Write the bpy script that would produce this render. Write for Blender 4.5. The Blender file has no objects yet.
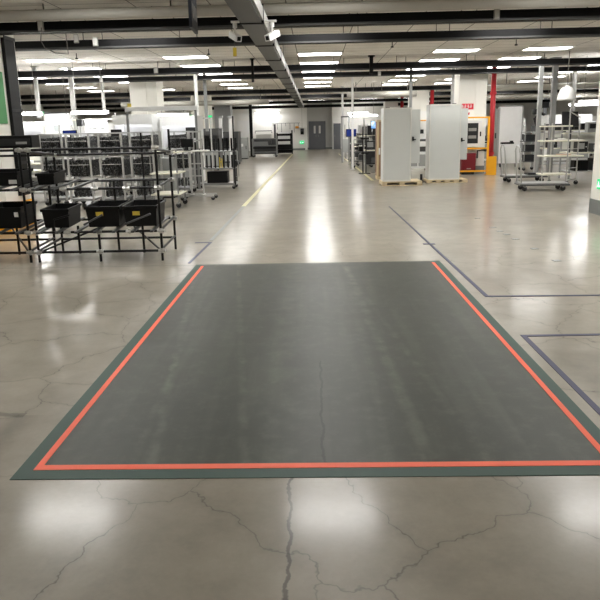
import bpy, bmesh, math, random
from mathutils import Matrix, Vector
random.seed(7)
PI = math.pi
C = bpy.context.scene.collection

# ------------------------------------------------------------------ materials
def lin(c):
    return tuple(((x / 12.92) if x <= 0.04045 else ((x + 0.055) / 1.055) ** 2.4) for x in c)
def rgb(r, g, b):
    return lin((r / 255, g / 255, b / 255))
MATS = {}
def mat(name, col, rough=0.5, metal=0.0, var=0.06, scale=6.0, spec=0.5, emit=None, strength=0.0, bump=0.0):
    m = bpy.data.materials.new(name); m.use_nodes = True
    nt = m.node_tree; b = nt.nodes['Principled BSDF']
    tc = nt.nodes.new('ShaderNodeTexCoord')
    no = nt.nodes.new('ShaderNodeTexNoise'); no.inputs['Scale'].default_value = scale; no.inputs['Detail'].default_value = 4
    nt.links.new(tc.outputs['Object'], no.inputs['Vector'])
    mx = nt.nodes.new('ShaderNodeMix'); mx.data_type = 'RGBA'
    mx.inputs[6].default_value = (*[c * (1 - var) for c in col], 1)
    mx.inputs[7].default_value = (*[min(1, c * (1 + var)) for c in col], 1)
    nt.links.new(no.outputs['Fac'], mx.inputs[0]); nt.links.new(mx.outputs[2], b.inputs['Base Color'])
    b.inputs['Roughness'].default_value = rough; b.inputs['Metallic'].default_value = metal
    b.inputs['Specular IOR Level'].default_value = spec
    if emit:
        b.inputs['Emission Color'].default_value = (*emit, 1); b.inputs['Emission Strength'].default_value = strength
    if bump:
        bp = nt.nodes.new('ShaderNodeBump'); bp.inputs['Strength'].default_value = bump
        nt.links.new(no.outputs['Fac'], bp.inputs['Height']); nt.links.new(bp.outputs['Normal'], b.inputs['Normal'])
    MATS[name] = m
    return m

LIGHT = 6.8
M_wall = mat('white_paint', rgb(236, 235, 230), 0.6, var=0.03, scale=1.5)
M_wallgrey = mat('grey_paint', rgb(196, 196, 192), 0.6, var=0.03, scale=1.5)
M_column = mat('column_paint', rgb(240, 238, 230), 0.55, var=0.03, scale=2)
M_colgrey = mat('column_grey_paint', rgb(176, 178, 178), 0.55, var=0.03, scale=2)
M_base = mat('grey_skirting', rgb(120, 124, 122), 0.5)
M_tray = mat('dark_tray_steel', rgb(18, 18, 19), 0.6, 0.0, var=0.1, spec=0.15)
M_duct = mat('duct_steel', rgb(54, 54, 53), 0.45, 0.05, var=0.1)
M_ductside = mat('pale_steel', rgb(150, 149, 145), 0.45, 0.1, var=0.08)
M_pipe = mat('pale_pipe_paint', rgb(168, 165, 156), 0.5, var=0.06)
M_rod = mat('rod_steel', rgb(96, 92, 86), 0.5, 0.3)
M_black = mat('black_pipe', rgb(12, 12, 13), 0.4, var=0.15, spec=0.3)
M_blackplastic = mat('black_plastic', rgb(9, 9, 10), 0.5, var=0.15, spec=0.25)
M_dark = mat('dark_equipment', rgb(34, 35, 36), 0.5, var=0.25, scale=12, spec=0.35)
M_charcoal = mat('charcoal_metal', rgb(74, 75, 76), 0.45, 0.2, var=0.15)
M_feeder = mat('feeder_metal', rgb(70, 72, 74), 0.4, 0.1, var=0.75, scale=26)
_nt = M_feeder.node_tree; _mx = [n for n in _nt.nodes if n.type == 'MIX'][0]; _no = [n for n in _nt.nodes if n.type == 'TEX_NOISE'][0]
_rp = _nt.nodes.new('ShaderNodeMapRange'); _rp.inputs[1].default_value = 0.50; _rp.inputs[2].default_value = 0.66
_nt.links.new(_no.outputs['Fac'], _rp.inputs[0]); _nt.links.new(_rp.outputs[0], _mx.inputs[0])
_mx.inputs[6].default_value = (*rgb(16, 17, 18), 1); _mx.inputs[7].default_value = (*rgb(150, 152, 152), 1)
M_joint = mat('pipe_joint_metal', rgb(188, 188, 184), 0.3, 0.6)
M_alu = mat('aluminium_profile', rgb(190, 190, 188), 0.4, 0.15, var=0.06)
M_steel = mat('steel_grey', rgb(138, 139, 138), 0.4, 0.2, var=0.08)
M_grey = mat('grey_powder_coat', rgb(158, 160, 158), 0.45, var=0.05)
M_machine = mat('machine_white', rgb(236, 237, 236), 0.4, var=0.04)
M_shelfwhite = mat('shelf_laminate', rgb(232, 230, 212), 0.45, var=0.04)
M_cab = mat('cabinet_pale_grey', rgb(208, 211, 208), 0.42, var=0.03, scale=3)
M_cabedge = mat('cabinet_edge_grey', rgb(222, 222, 216), 0.42, var=0.03)
M_wood = mat('pallet_wood', rgb(206, 188, 152), 0.7, var=0.15, scale=10)
M_ply = mat('brown_plywood', rgb(150, 122, 98), 0.65, var=0.12, scale=5)
M_yellow = mat('safety_yellow', rgb(240, 170, 28), 0.45, var=0.05)
M_yellowtape = mat('yellow_line_paint', rgb(190, 184, 134), 0.4, var=0.12)
M_red = mat('red_pipe_paint', rgb(196, 40, 50), 0.45, var=0.06)
M_redbox = mat('dark_red_paint', rgb(112, 18, 30), 0.4, var=0.06)
M_redsign = mat('red_sign', rgb(214, 44, 60), 0.5)
M_white = mat('white_plastic', rgb(236, 236, 234), 0.4, var=0.02)
M_door = mat('door_dark_grey', rgb(98, 100, 104), 0.45, var=0.04)
M_glass = mat('pale_glazing', rgb(196, 202, 204), 0.15, var=0.03)
M_caster = mat('caster_rubber', rgb(30, 30, 31), 0.6)
M_labely = mat('yellow_label', rgb(214, 190, 70), 0.6)
M_labelw = mat('white_label', rgb(214, 214, 210), 0.6)
M_navy = mat('navy_sign', rgb(34, 38, 50), 0.5)
M_greenb = mat('green_board', rgb(84, 150, 96), 0.6)
M_exit = mat('exit_sign_green', rgb(20, 150, 90), 0.4, emit=rgb(30, 200, 120), strength=0.4)
M_exitmark = mat('exit_sign_mark', rgb(220, 250, 230), 0.4, emit=rgb(230, 255, 240), strength=0.5)
M_lamp = mat('ceiling_diffuser', (0.9, 0.9, 0.9), 0.4, var=0.0, emit=(1.0, 0.985, 0.955), strength=LIGHT)
M_tube = mat('lamp_tube', (0.9, 0.9, 0.9), 0.4, var=0.0, emit=(1.0, 0.99, 0.98), strength=15.0)
M_inlamp = mat('machine_inner_lamp', (0.9, 0.9, 0.9), 0.4, var=0.0, emit=(0.97, 0.95, 1.0), strength=5.0)
M_screenb = mat('screen_blue', rgb(28, 40, 90), 0.2, emit=rgb(30, 60, 160), strength=0.12)
M_screens = mat('screen_sky', rgb(120, 170, 220), 0.2, emit=rgb(110, 180, 240), strength=0.4)
_nt = M_screens.node_tree; _b = _nt.nodes['Principled BSDF']
_cl = _nt.nodes.new('ShaderNodeTexNoise'); _cl.inputs['Scale'].default_value = 7.0; _rp = _nt.nodes.new('ShaderNodeValToRGB')
_tc = _nt.nodes.new('ShaderNodeTexCoord'); _nt.links.new(_tc.outputs['Object'], _cl.inputs['Vector']); _nt.links.new(_cl.outputs['Fac'], _rp.inputs['Fac'])
_rp.color_ramp.elements[0].position = 0.42; _rp.color_ramp.elements[0].color = (*rgb(40, 110, 190), 1); _rp.color_ramp.elements[1].position = 0.58; _rp.color_ramp.elements[1].color = (*rgb(235, 245, 250), 1)
_nt.links.new(_rp.outputs['Color'], _b.inputs['Emission Color'])
M_screenw = mat('screen_white', rgb(240, 240, 240), 0.2, emit=(1, 1, 1), strength=0.5)
M_orange = mat('orange_tape', rgb(246, 104, 70), 0.55, var=0.05, scale=14)
M_greentape = mat('green_line_paint', rgb(22, 60, 48), 0.55, var=0.14, scale=9)
M_bluetape = mat('blue_line_tape', rgb(28, 30, 70), 0.5, var=0.25, scale=12)
M_alarm = mat('amber_lens', rgb(230, 160, 60), 0.3)

def nodes_of(m):
    nt = m.node_tree
    return nt, nt.nodes['Principled BSDF']
def floor_material(name, base, rough, cracks=True, dark=False):
    m = bpy.data.materials.new(name); m.use_nodes = True
    nt, b = nodes_of(m); N = nt.nodes.new; Lk = nt.links.new
    geo = N('ShaderNodeNewGeometry')
    def noise(scale, detail=5, rgh=0.6):
        n = N('ShaderNodeTexNoise'); n.inputs['Scale'].default_value = scale
        n.inputs['Detail'].default_value = detail; n.inputs['Roughness'].default_value = rgh
        Lk(geo.outputs['Position'], n.inputs['Vector']); return n
    def ramp(src, p0, c0, p1, c1):
        r = N('ShaderNodeMapRange'); r.clamp = True
        r.inputs[1].default_value = p0; r.inputs[2].default_value = p1; r.inputs[3].default_value = c0; r.inputs[4].default_value = c1
        Lk(src, r.inputs[0]); return r.outputs[0]
    def mth(op, a, c=None, v=None):
        k = N('ShaderNodeMath'); k.operation = op
        Lk(a, k.inputs[0])
        if c is not None: Lk(c, k.inputs[1])
        if v is not None: k.inputs[1].default_value = v
        return k.outputs[0]
    big = noise(0.9, 5); mid = noise(4.5, 6, 0.6); fine = noise(38, 4, 0.7)
    v = mth('ADD', ramp(big.outputs['Fac'], 0.3, 0.82, 0.7, 1.14), ramp(mid.outputs['Fac'], 0.3, -0.10, 0.7, 0.10))
    v = mth('ADD', v, ramp(fine.outputs['Fac'], 0.3, -0.04, 0.7, 0.04))
    sep = N('ShaderNodeSeparateXYZ'); Lk(geo.outputs['Position'], sep.inputs[0])
    X, Y = sep.outputs[0], sep.outputs[1]
    def line(co, at, w):                         # 1 away from the line, 0 on it
        return ramp(mth('ABSOLUTE', mth('SUBTRACT', co, v=at)), w * 0.5, 0.0, w, 1.0)
    def less(co, at): return mth('LESS_THAN', co, v=at)
    def gate(l, g, amt):                         # darken by amt where l is 0 and g is 1
        inv = mth('MULTIPLY', mth('SUBTRACT', l, v=1.0), g)
        return mth('ADD', mth('MULTIPLY', inv, v=amt), v=1.0)
    if cracks:
        wob = N('ShaderNodeVectorMath'); wob.operation = 'MULTIPLY_ADD'
        nz = noise(1.9, 5, 0.55); Lk(nz.outputs['Color'], wob.inputs[0])
        wob.inputs[1].default_value = (0.55, 0.55, 0.0); Lk(geo.outputs['Position'], wob.inputs[2])
        vo = N('ShaderNodeTexVoronoi'); vo.feature = 'DISTANCE_TO_EDGE'; vo.inputs['Scale'].default_value = 1.4
        vo.voronoi_dimensions = '2D'; Lk(wob.outputs[0], vo.inputs['Vector'])
        cr = ramp(vo.outputs['Distance'], 0.0, 0.0, 0.007, 1.0)
        msk = ramp(noise(0.55, 3).outputs['Fac'], 0.36, 0.0, 0.52, 1.0)
        msk = mth('MULTIPLY', msk, ramp(Y, 7.5, 1.0, 10.5, 0.0))
        v = mth('MULTIPLY', v, gate(cr, msk, 0.5))
        halo = ramp(vo.outputs['Distance'], 0.0, 0.0, 0.06, 1.0)
        v = mth('MULTIPLY', v, gate(halo, msk, 0.10))
        # saw-cut joints in the slab
        xw = mth('ADD', X, ramp(noise(5, 5).outputs['Fac'], 0.3, -0.02, 0.7, 0.02))
        v = mth('MULTIPLY', v, gate(line(xw, -0.13, 0.010), less(Y, 2.79), 0.6))
        v = mth('MULTIPLY', v, gate(line(Y, 7.78, 0.02), less(X, -1.5), 0.35))
        v = mth('MULTIPLY', v, gate(line(X, -6.0, 0.02), less(Y, 99.0), 0.3))
        v = mth('MULTIPLY', v, gate(line(X, 6.0, 0.02), less(Y, 99.0), 0.3))
        yw = mth('ADD', Y, ramp(noise(3, 4).outputs['Fac'], 0.3, -0.03, 0.7, 0.03))
        v = mth('MULTIPLY', v, gate(line(yw, 3.52, 0.035), less(X, -1.72), 0.4))
        v = mth('MULTIPLY', v, gate(ramp(mth('ABSOLUTE', mth('SUBTRACT', xw, v=-1.72)), 0.02, 0.0, 0.11, 1.0), less(Y, 3.5), 0.26))
        dirt = mth('MULTIPLY', ramp(xw, 1.62, 0.0, 1.72, 1.0), ramp(yw, 4.42, 1.0, 4.55, 0.0))
        v = mth('MULTIPLY', v, mth('SUBTRACT', mth('MULTIPLY', dirt, v=-0.2), v=-1.0))
    else:
        # worn pale tyre tracks running along the coat and one saw cut
        st = N('ShaderNodeTexNoise'); st.inputs['Scale'].default_value = 1.0; st.inputs['Detail'].default_value = 5
        mp = N('ShaderNodeMapping'); mp.inputs['Scale'].default_value = (7.0, 0.45, 1); mp.inputs['Rotation'].default_value = (0, 0, 0.10)
        Lk(geo.outputs['Position'], mp.inputs['Vector']); Lk(mp.outputs[0], st.inputs['Vector'])
        v = mth('ADD', v, ramp(st.outputs['Fac'], 0.5, 0.0, 0.7, 0.4))
        sc = noise(9, 8, 0.75); v = mth('ADD', v, ramp(sc.outputs['Fac'], 0.5, 0.0, 0.7, 0.4))
        xw = mth('ADD', X, ramp(noise(5, 5).outputs['Fac'], 0.3, -0.015, 0.7, 0.015))
        v = mth('MULTIPLY', v, gate(line(xw, 0.02, 0.009), less(Y, 4.35), 0.6))
        def track(x0, slope, w, amt):
            nonlocal v
            c = mth('SUBTRACT', mth('ADD', xw, mth('MULTIPLY', Y, v=slope)), v=x0)
            d = ramp(mth('ABSOLUTE', c), w * 0.3, amt, w, 0.0)
            v = mth('ADD', v, mth('MULTIPLY', d, ramp(mid.outputs['Fac'], 0.35, 0.0, 0.6, 1.0)))
        track(0.66, 0.04, 0.05, 0.7); track(-0.15, 0.02, 0.14, 0.35); track(-0.02, 0.12, 0.035, 0.6); track(-0.45, 0.13, 0.035, 0.55); track(-0.75, 0.06, 0.03, 0.45); track(1.15, 0.11, 0.035, 0.45); track(0.35, 0.0, 0.05, 0.35)
    mul = N('ShaderNodeVectorMath'); mul.operation = 'SCALE'; mul.inputs[0].default_value = base
    Lk(v, mul.inputs['Scale']); Lk(mul.outputs[0], b.inputs['Base Color'])
    Lk(ramp(big.outputs['Fac'], 0.25, rough * 0.92, 0.75, rough * 1.1), b.inputs['Roughness'])
    b.inputs['Specular IOR Level'].default_value = 0.46 if not dark else 0.25
    if not dark:                                  # polished slab: a worn, duller share and a glossier share of the surface
        b.inputs['Roughness'].default_value = 0.285
        for l in list(b.inputs['Roughness'].links): nt.links.remove(l)
        b2 = N('ShaderNodeBsdfPrincipled'); Lk(mul.outputs[0], b2.inputs['Base Color'])
        b2.inputs['Roughness'].default_value = rough; b2.inputs['Specular IOR Level'].default_value = 0.46
        ms = N('ShaderNodeMixShader'); ms.inputs[0].default_value = 0.5
        Lk(b.outputs[0], ms.inputs[1]); Lk(b2.outputs[0], ms.inputs[2])
        Lk(ms.outputs[0], [n for n in nt.nodes if n.type == 'OUTPUT_MATERIAL'][0].inputs['Surface'])
    return m
M_floor = floor_material('polished_concrete', rgb(141, 134, 121), 0.15)
M_patch = floor_material('dark_floor_coat', rgb(53, 56, 47), 0.42, cracks=False, dark=True)

def ceiling_material():
    m = bpy.data.materials.new('ceiling_tiles'); m.use_nodes = True
    nt, b = nodes_of(m); N = nt.nodes.new; Lk = nt.links.new
    geo = N('ShaderNodeNewGeometry')
    br = N('ShaderNodeTexBrick'); br.offset = 0.0; br.squash = 1.0
    br.inputs['Scale'].default_value = 1.0; br.inputs['Brick Width'].default_value = 1.225; br.inputs['Row Height'].default_value = 0.61
    br.inputs['Mortar Size'].default_value = 0.010; br.inputs['Mortar Smooth'].default_value = 0.2
    br.inputs['Color1'].default_value = (*rgb(236, 232, 224), 1); br.inputs['Color2'].default_value = (*rgb(241, 237, 230), 1)
    br.inputs['Mortar'].default_value = (*rgb(112, 106, 98), 1)
    mp = N('ShaderNodeMapping'); mp.inputs['Location'].default_value = (0.42, 0.1, 0)
    Lk(geo.outputs['Position'], mp.inputs['Vector']); Lk(mp.outputs[0], br.inputs['Vector'])
    Lk(br.outputs['Color'], b.inputs['Base Color']); b.inputs['Roughness'].default_value = 0.8
    return m
M_ceiling = ceiling_material()

# ------------------------------------------------------------------ mesh builder
class MB:
    def __init__(self): self.bm = bmesh.new()
    def box(self, x0, x1, y0, y1, z0, z1, bevel=0.0, mx=None):
        r = bmesh.ops.create_cube(self.bm, size=1.0)
        vs = r['verts']
        for v in vs:
            v.co = Vector(((x0 + x1) / 2 + v.co.x * (x1 - x0), (y0 + y1) / 2 + v.co.y * (y1 - y0), (z0 + z1) / 2 + v.co.z * (z1 - z0)))
        if bevel:
            es = {e for v in vs for e in v.link_edges}
            q = bmesh.ops.bevel(self.bm, geom=list(es), offset=bevel, segments=2, profile=0.5, affect='EDGES')
            vs = [v for v in q['verts']]
        if mx is not None:
            bmesh.ops.transform(self.bm, matrix=mx, verts=list({v for v in vs if v.is_valid}))
        return self
    def cyl(self, p0, p1, r, seg=10, r2=None):
        p0, p1 = Vector(p0), Vector(p1); d = p1 - p0
        q = Vector((0, 0, 1)).rotation_difference(d.normalized()).to_matrix().to_4x4()
        bmesh.ops.create_cone(self.bm, cap_ends=True, segments=seg, radius1=r, radius2=r if r2 is None else r2, depth=d.length,
                              matrix=Matrix.Translation((p0 + p1) / 2) @ q)
        return self
    def tube(self, pts, r, seg=8):
        pts = [Vector(p) for p in pts]; rings = []
        for i, p in enumerate(pts):
            t = (pts[min(i + 1, len(pts) - 1)] - pts[max(i - 1, 0)]).normalized()
            a = Vector((0, 1, 0)) if abs(t.y) < 0.9 else Vector((1, 0, 0))
            u = t.cross(a).normalized(); w = t.cross(u)
            rings.append([self.bm.verts.new(p + r * (math.cos(2 * PI * k / seg) * u + math.sin(2 * PI * k / seg) * w)) for k in range(seg)])
        for a, b in zip(rings, rings[1:]):
            for k in range(seg): self.bm.faces.new((a[k], a[(k + 1) % seg], b[(k + 1) % seg], b[k]))
        self.bm.faces.new(rings[0]); self.bm.faces.new(rings[-1])
        return self
    def lathe(self, prof, cx=0, cy=0, seg=24):
        rings = [[self.bm.verts.new((cx + r * math.cos(2 * PI * k / seg), cy + r * math.sin(2 * PI * k / seg), z)) for k in range(seg)] for r, z in prof]
        for a, b in zip(rings, rings[1:]):
            for k in range(seg): self.bm.faces.new((a[k], a[(k + 1) % seg], b[(k + 1) % seg], b[k]))
        self.bm.faces.new(rings[0]); self.bm.faces.new(rings[-1])
        return self
    def poly(self, pts, h0, h1):                 # prism from xy outline
        a = [self.bm.verts.new((x, y, h0)) for x, y in pts]; b = [self.bm.verts.new((x, y, h1)) for x, y in pts]
        n = len(pts); self.bm.faces.new(a); self.bm.faces.new(b)
        for k in range(n): self.bm.faces.new((a[k], a[(k + 1) % n], b[(k + 1) % n], b[k]))
        return self
    def build(self, name, m, parent=None, label=None, smooth=False, loc=None):
        bmesh.ops.recalc_face_normals(self.bm, faces=self.bm.faces)
        me = bpy.data.meshes.new(name); self.bm.to_mesh(me); self.bm.free()
        if smooth:
            for p in me.polygons: p.use_smooth = True
        me.materials.append(m)
        o = bpy.data.objects.new(name, me); C.objects.link(o)
        if parent is not None: o.parent = parent
        if label: o['label'] = label
        if loc: o.location = loc
        return o

def tag(o, label, cat, group=None, kind=None):
    o['label'] = label; o['category'] = cat
    if group: o['group'] = group
    if kind: o['kind'] = kind
    return o
def thing(name, label, cat, loc=(0, 0, 0), rz=0.0, group=None):
    o = bpy.data.objects.new(name, None); o.empty_display_size = 0.1; C.objects.link(o)
    o.location = loc; o.rotation_euler = (0, 0, rz)
    return tag(o, label, cat, group)
def struct(o, label=None):
    o['kind'] = 'structure'
    if label: o['label'] = label
    return o
def copy_tree(o, parent=None):
    c = o.copy(); C.objects.link(c)
    if parent is not None: c.parent = parent
    for ch in list(o.children): copy_tree(ch, c)
    return c
def again(src, loc, label, rz=None):
    c = copy_tree(src); c.location = loc; c['label'] = label
    if rz is not None: c.rotation_euler = (0, 0, rz)
    return c
def B(*a, **k): return MB().box(*a, **k)

# ------------------------------------------------------------------ setting
XL, XR, YF, YB, H = -18.0, 18.0, -9.0, 52.2, 3.6
YD = 53.7
struct(B(XL, XR, YF, YD + .2, -0.2, 0.0).build('floor', M_floor))
struct(B(XL - .2, XR + .2, YF - .2, YD + .4, H, H + 0.2).build('ceiling', M_ceiling))
struct(B(XL - .2, XL, YF, YB, 0, H).build('wall_left', M_wall))
struct(B(XR, XR + .2, YF, YB, 0, H).build('wall_right', M_wall))
struct(B(XL - .2, XR + .2, YF - .2, YF, 0, H).build('wall_front', M_wall))
struct(B(XL - .2, -0.72, YB, YB + .2, 0, H).build('wall_back', M_wall))
struct(B(-0.72, -0.55, YB, YD, 0, H).build('wall_return', M_wall))
struct(B(-0.55, XR + .2, YD, YD + .2, 0, H).build('wall_recess', M_wallgrey))
struct(B(1.45, XR, YB + .75, YB + .95, 0, H).build('wall_side', M_wall))
struct(B(XL, -0.72, YB - .015, YB, 0, 0.14).build('baseboard_back', M_base))
struct(B(-0.55, 1.45, YD - .015, YD, 0, 0.14).build('baseboard_recess', M_base))
# double door at the end of the aisle
d = struct(B(-0.42, 0.93, YD - .06, YD, 0, 2.2).build('door_1', M_door), 'grey double door with two narrow windows at the end of the aisle')
for k, (a, b_) in enumerate(((-0.38, 0.245), (0.265, 0.89))):
    lf = B(a, b_, YD - .10, YD - .06, 0.02, 2.15).build('door_leaf', M_door, d)
    cx = (a + b_) / 2 + (.12 if k == 0 else -.12)
    B(cx - .075, cx + .075, YD - .115, YD - .10, 1.25, 1.85).build('window_pane', M_labelw, lf, 'narrow pale window')
    B(cx + (.1 if k == 0 else -.1) - .02, cx + (.1 if k == 0 else -.1) + .02, YD - .15, YD - .10, 0.98, 1.12).build('handle', M_steel, lf)
d2 = struct(B(1.55, 2.12, YB + .69, YB + .75, 0, 2.0).build('door_2', M_door), 'grey single door in the white wall right of the aisle end')
B(1.62, 1.66, YB + .64, YB + .69, 0.95, 1.1).build('handle', M_steel, d2)
d3 = struct(B(-6.0, -5.0, YB - .05, YB, 0, 2.35).build('door_3', M_machine), 'white single door in the back wall left of the grey cart')
B(-5.96, -5.5, YB - .075, YB - .05, 0.03, 2.3).build('door_leaf', M_white, d3)
B(-5.49, -5.04, YB - .075, YB - .05, 0.03, 2.3).build('door_leaf', M_white, d3)

# columns, eleven metres apart
def column(x0, x1, y0, m, label, dep=1.0, skirt=True):
    c = struct(B(x0, x1, y0, y0 + dep, 0, H).build('column', m), label); c['category'] = 'column'
    if skirt: B(x0 - .012, x1 + .012, y0 - .012, y0 + dep + .012, 0.0, 0.26).build('baseboard', M_base, c)
    B((x0 + x1) / 2 + .08, (x0 + x1) / 2 + .11, y0 - .03, y0, 0.3, H - .02).build('conduit', m, c)
    return c
column(-6.35, -5.27, 11.0, M_column, 'white square column behind the black racks at the left edge')
column(-6.22, -5.3, 22.7, M_column, 'white column rising behind the white machines and reel carts')
column(-6.23, -5.32, 34.0, M_column, 'white column behind the white ceiling drop pole', skirt=False)
column(-6.7, -5.6, 45.0, M_colgrey, 'pale grey column beyond the rack of upright pins', skirt=False)
column(5.03, 6.1, 11.0, M_column, 'white column with grey skirting at the right edge of the picture')
column(4.86, 5.78, 22.6, M_column, 'white column behind the yellow frame and red sign')
column(4.9, 5.82, 34.0, M_column, 'white column showing between the two grey cabinets')
column(4.77, 5.63, 45.0, M_column, 'farthest white column over the left grey cabinet')

# floor coat and painted lines
patch = struct(B(-1.40, 1.42, 2.86, 7.80, -0.05, 0.002).build('floor_patch', M_patch), 'dark grey recoated rectangle of floor inside the orange tape')
def u_band(xa, xb, y0, y1, wx, wy, z):
    return [(xa, y1), (xa, y0), (xb, y0), (xb, y1), (xb - wx, y1), (xb - wx, y0 + wy), (xa + wx, y0 + wy), (xa + wx, y1)]
tag(MB().poly(u_band(-1.475, 1.50, 2.775, 7.80, .078, .085, 0), 0.0005, 0.003).build('floor_marking', M_greentape),
    'wide dark green line bordering the dark floor patch on three sides', 'floor marking', kind='structure')
tag(MB().poly(u_band(-1.397, 1.425, 2.862, 7.70, .034, .045, 0), 0.0005, 0.0045).build('floor_tape', M_orange),
    'bright orange tape running just inside the green line', 'floor tape', kind='structure')
def strip(name, pts, m, label, cat='floor tape', z=0.0035):
    return tag(MB().poly(pts, 0.0005, z).build(name, m), label, cat, kind='structure')
def seg(x0, y0, x1, y1, w):
    dx, dy = x1 - x0, y1 - y0; l = math.hypot(dx, dy); nx, ny = -dy / l * w / 2, dx / l * w / 2
    return [(x0 + nx, y0 + ny), (x1 + nx, y1 + ny), (x1 - nx, y1 - ny), (x0 - nx, y0 - ny)]
strip('floor_tape', [(1.52, 13.5), (1.545, 13.5), (1.65, 6.09), (4.8, 6.02), (4.8, 5.98), (1.61, 6.05)], M_bluetape, 'blue tape along the right of the patch, turning off right at the far bay')
strip('floor_tape', [(1.57, 2.2), (1.61, 2.2), (1.62, 4.83), (4.8, 4.87), (4.8, 4.91), (1.58, 4.87)], M_bluetape, 'blue tape corner at the near bay right of the patch')
strip('floor_tape', [(-1.60, 7.9), (-1.565, 7.9), (-1.53, 9.45), (-1.78, 9.45), (-1.78, 9.39), (-1.57, 9.39)], M_bluetape, 'short blue tape hook left of the patch near the black rack')
strip('floor_tape', [(1.50, 8.95), (1.66, 8.95), (1.66, 9.03), (1.50, 9.03)], M_bluetape, 'short blue tape tick crossing the right aisle line')
strip('floor_marking', seg(-1.44, 43.5, -1.55, 14.0, .09), M_yellowtape, 'yellow line down the left side of the long aisle', 'floor marking')
strip('floor_marking', seg(1.58, 43.0, 1.80, 20.4, .09), M_yellowtape, 'yellow line down the right side of the aisle by the benches', 'floor marking')
strip('floor_marking', seg(-1.55, 14.0, -1.57, 9.6, .06), M_base, 'worn grey line between the aisle and the blue hook', 'floor marking')

for x, y in ((2.86, 11.5), (2.84, 10.4), (2.84, 10.0), (2.86, 9.7), (2.86, 9.27), (2.88, 8.5), (2.88, 7.7)):
    o = strip('floor_marking', [(x - .04, y - .05), (x + .05, y - .03), (x + .04, y + .05), (x - .05, y + .03)], M_base, 'small dark worn dash in the row along the floor right of the patch', 'floor marking')
    o['group'] = 'worn dashes on the right floor'
# ------------------------------------------------------------------ ceiling services
def cable_tray(y, z, h, label, w=0.3, rods=(-15, -12, -9, -6.4, -4.5, -2.6, 0.6, 2.4, 4.4, 6.4, 9, 12, 15)):
    t = thing('cable_tray', label, 'cable tray', (0, y, z), 0, 'dark cable trays across the ceiling')
    MB().box(XL + .05, XR - .05, -w / 2, w / 2, 0, .015).box(XL + .05, XR - .05, -w / 2, -w / 2 + .012, 0, h).box(XL + .05, XR - .05, w / 2 - .012, w / 2, 0, h).build('channel', M_tray, t)
    B(XL + .05, XR - .05, -w / 2 - .012, -w / 2, -.012, .022).build('lip', M_duct, t)
    for x in rods:
        if -1.15 < x < -.55: continue
        MB().cyl((x, -w / 2 + .03, h * .6), (x, -w / 2 + .03, H - z - .002), .009, 6).cyl((x + .3, w / 2 - .03, h * .6), (x + .3, w / 2 - .03, H - z - .002), .009, 6).build('hanger_rod', M_rod, t)
    return t
for y, z, h, lb in ((11.3, 3.25, .15, 'nearest dark cable tray, just beyond the pale ceiling pipe'),
                    (13.5, 3.25, .15, 'second dark cable tray from the camera, just behind the nearest'),
                    (19.75, 3.25, .17, 'third dark cable tray, crossing the right white column top'),
                    (22.25, 3.25, .14, 'fourth dark cable tray, close behind the third'),
                    (31.3, 3.25, .18, 'fifth dark cable tray, beyond the fourth row of lights'),
                    (36.8, 3.25, .18, 'sixth dark cable tray, well down the aisle'),
                    (44.3, 3.27, .17, 'seventh dark cable tray, crossing above the far duct end'),
                    (50.6, 3.18, .2, 'farthest dark cable tray, against the back wall')):
    cable_tray(y, z, h, lb)
pp = thing('ceiling_pipe', 'pale grey round pipe under the ceiling, nearest overhead crossing', 'pipe', (0, 10.75, 3.43))
MB().cyl((XL + .05, 0, 0), (XR - .05, 0, 0), .085, 16).build('pipe', M_pipe, pp, smooth=True)
for x in (-9, -4.2, -2.2, 1.5, 3.2, 8): MB().cyl((x, 0, .06), (x, 0, .168), .012, 6).build('hanger_rod', M_rod, pp)

du = thing('overhead_duct', 'long dark grey square duct running overhead down the aisle', 'duct', (-0.82, 0, 3.0))
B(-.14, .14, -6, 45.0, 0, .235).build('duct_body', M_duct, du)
B(.14, .165, -6, 45.0, .03, .2).build('lit_side_plate', M_ductside, du)  # pale plate puts the lit side of the duct into the colour
for y in [2 + 2.4 * k for k in range(18)]:
    MB().box(-.152, .172, y, y + .05, -.012, .24).build('flange', M_tray, du)
for y in (9.4, 16.2, 24.6, 33, 41): MB().cyl((-.12, y, .23), (-.12, y, .598), .01, 6).cyl((.12, y, .23), (.12, y, .598), .01, 6).build('hanger_rod', M_rod, du)

def ceiling_light(x, y, label):
    t = thing('ceiling_light', label, 'ceiling light', (x, y, H), 0, 'lit ceiling panels')
    MB().box(-.6, .6, -.33, -.30, -.03, -.001).box(-.6, .6, .30, .33, -.03, -.001).box(-.6, -.575, -.30, .30, -.03, -.001).box(.575, .6, -.30, .30, -.03, -.001).build('frame', M_white, t)
    B(-.575, .575, -.30, .30, -.022, -.004).build('diffuser', M_lamp, t)
    return t
cl0 = ceiling_light(0.19, 18.5, 'x')
first = True
ORD = ['nearest', 'second', 'third', 'fourth', 'fifth', 'sixth', 'seventh', 'eighth', 'farthest']
LROWS = [18.5, 20.95, 23.9, 26.8, 29.4, 32.0, 36.0, 41.0, 47.5]
LCOLS = [(0.19, 'line just right of the overhead duct'), (3.86, 'line above the grey cabinets'), (6.3, 'line between red pipe and shelf trolley'),
         (10.2, 'outer line over the right benches'), (-3.46, 'line left of the overhead duct'), (-7.2, 'line over the reel carts'), (-10.15, 'outer line at far left')]
for x, cd in LCOLS:
    for k, y in enumerate(LROWS):
        if x in (10.2, -10.15) and k < 2: continue
        lb = f'lit white ceiling panel, {ORD[k]} in view in the {cd}'
        if x in (10.2, -10.15): lb = f'lit white ceiling panel, {ORD[k - 2]} in view in the {cd}'
        if first: o = cl0; first = False; o['label'] = lb
        else: again(cl0, (x, y, H), lb)
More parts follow.
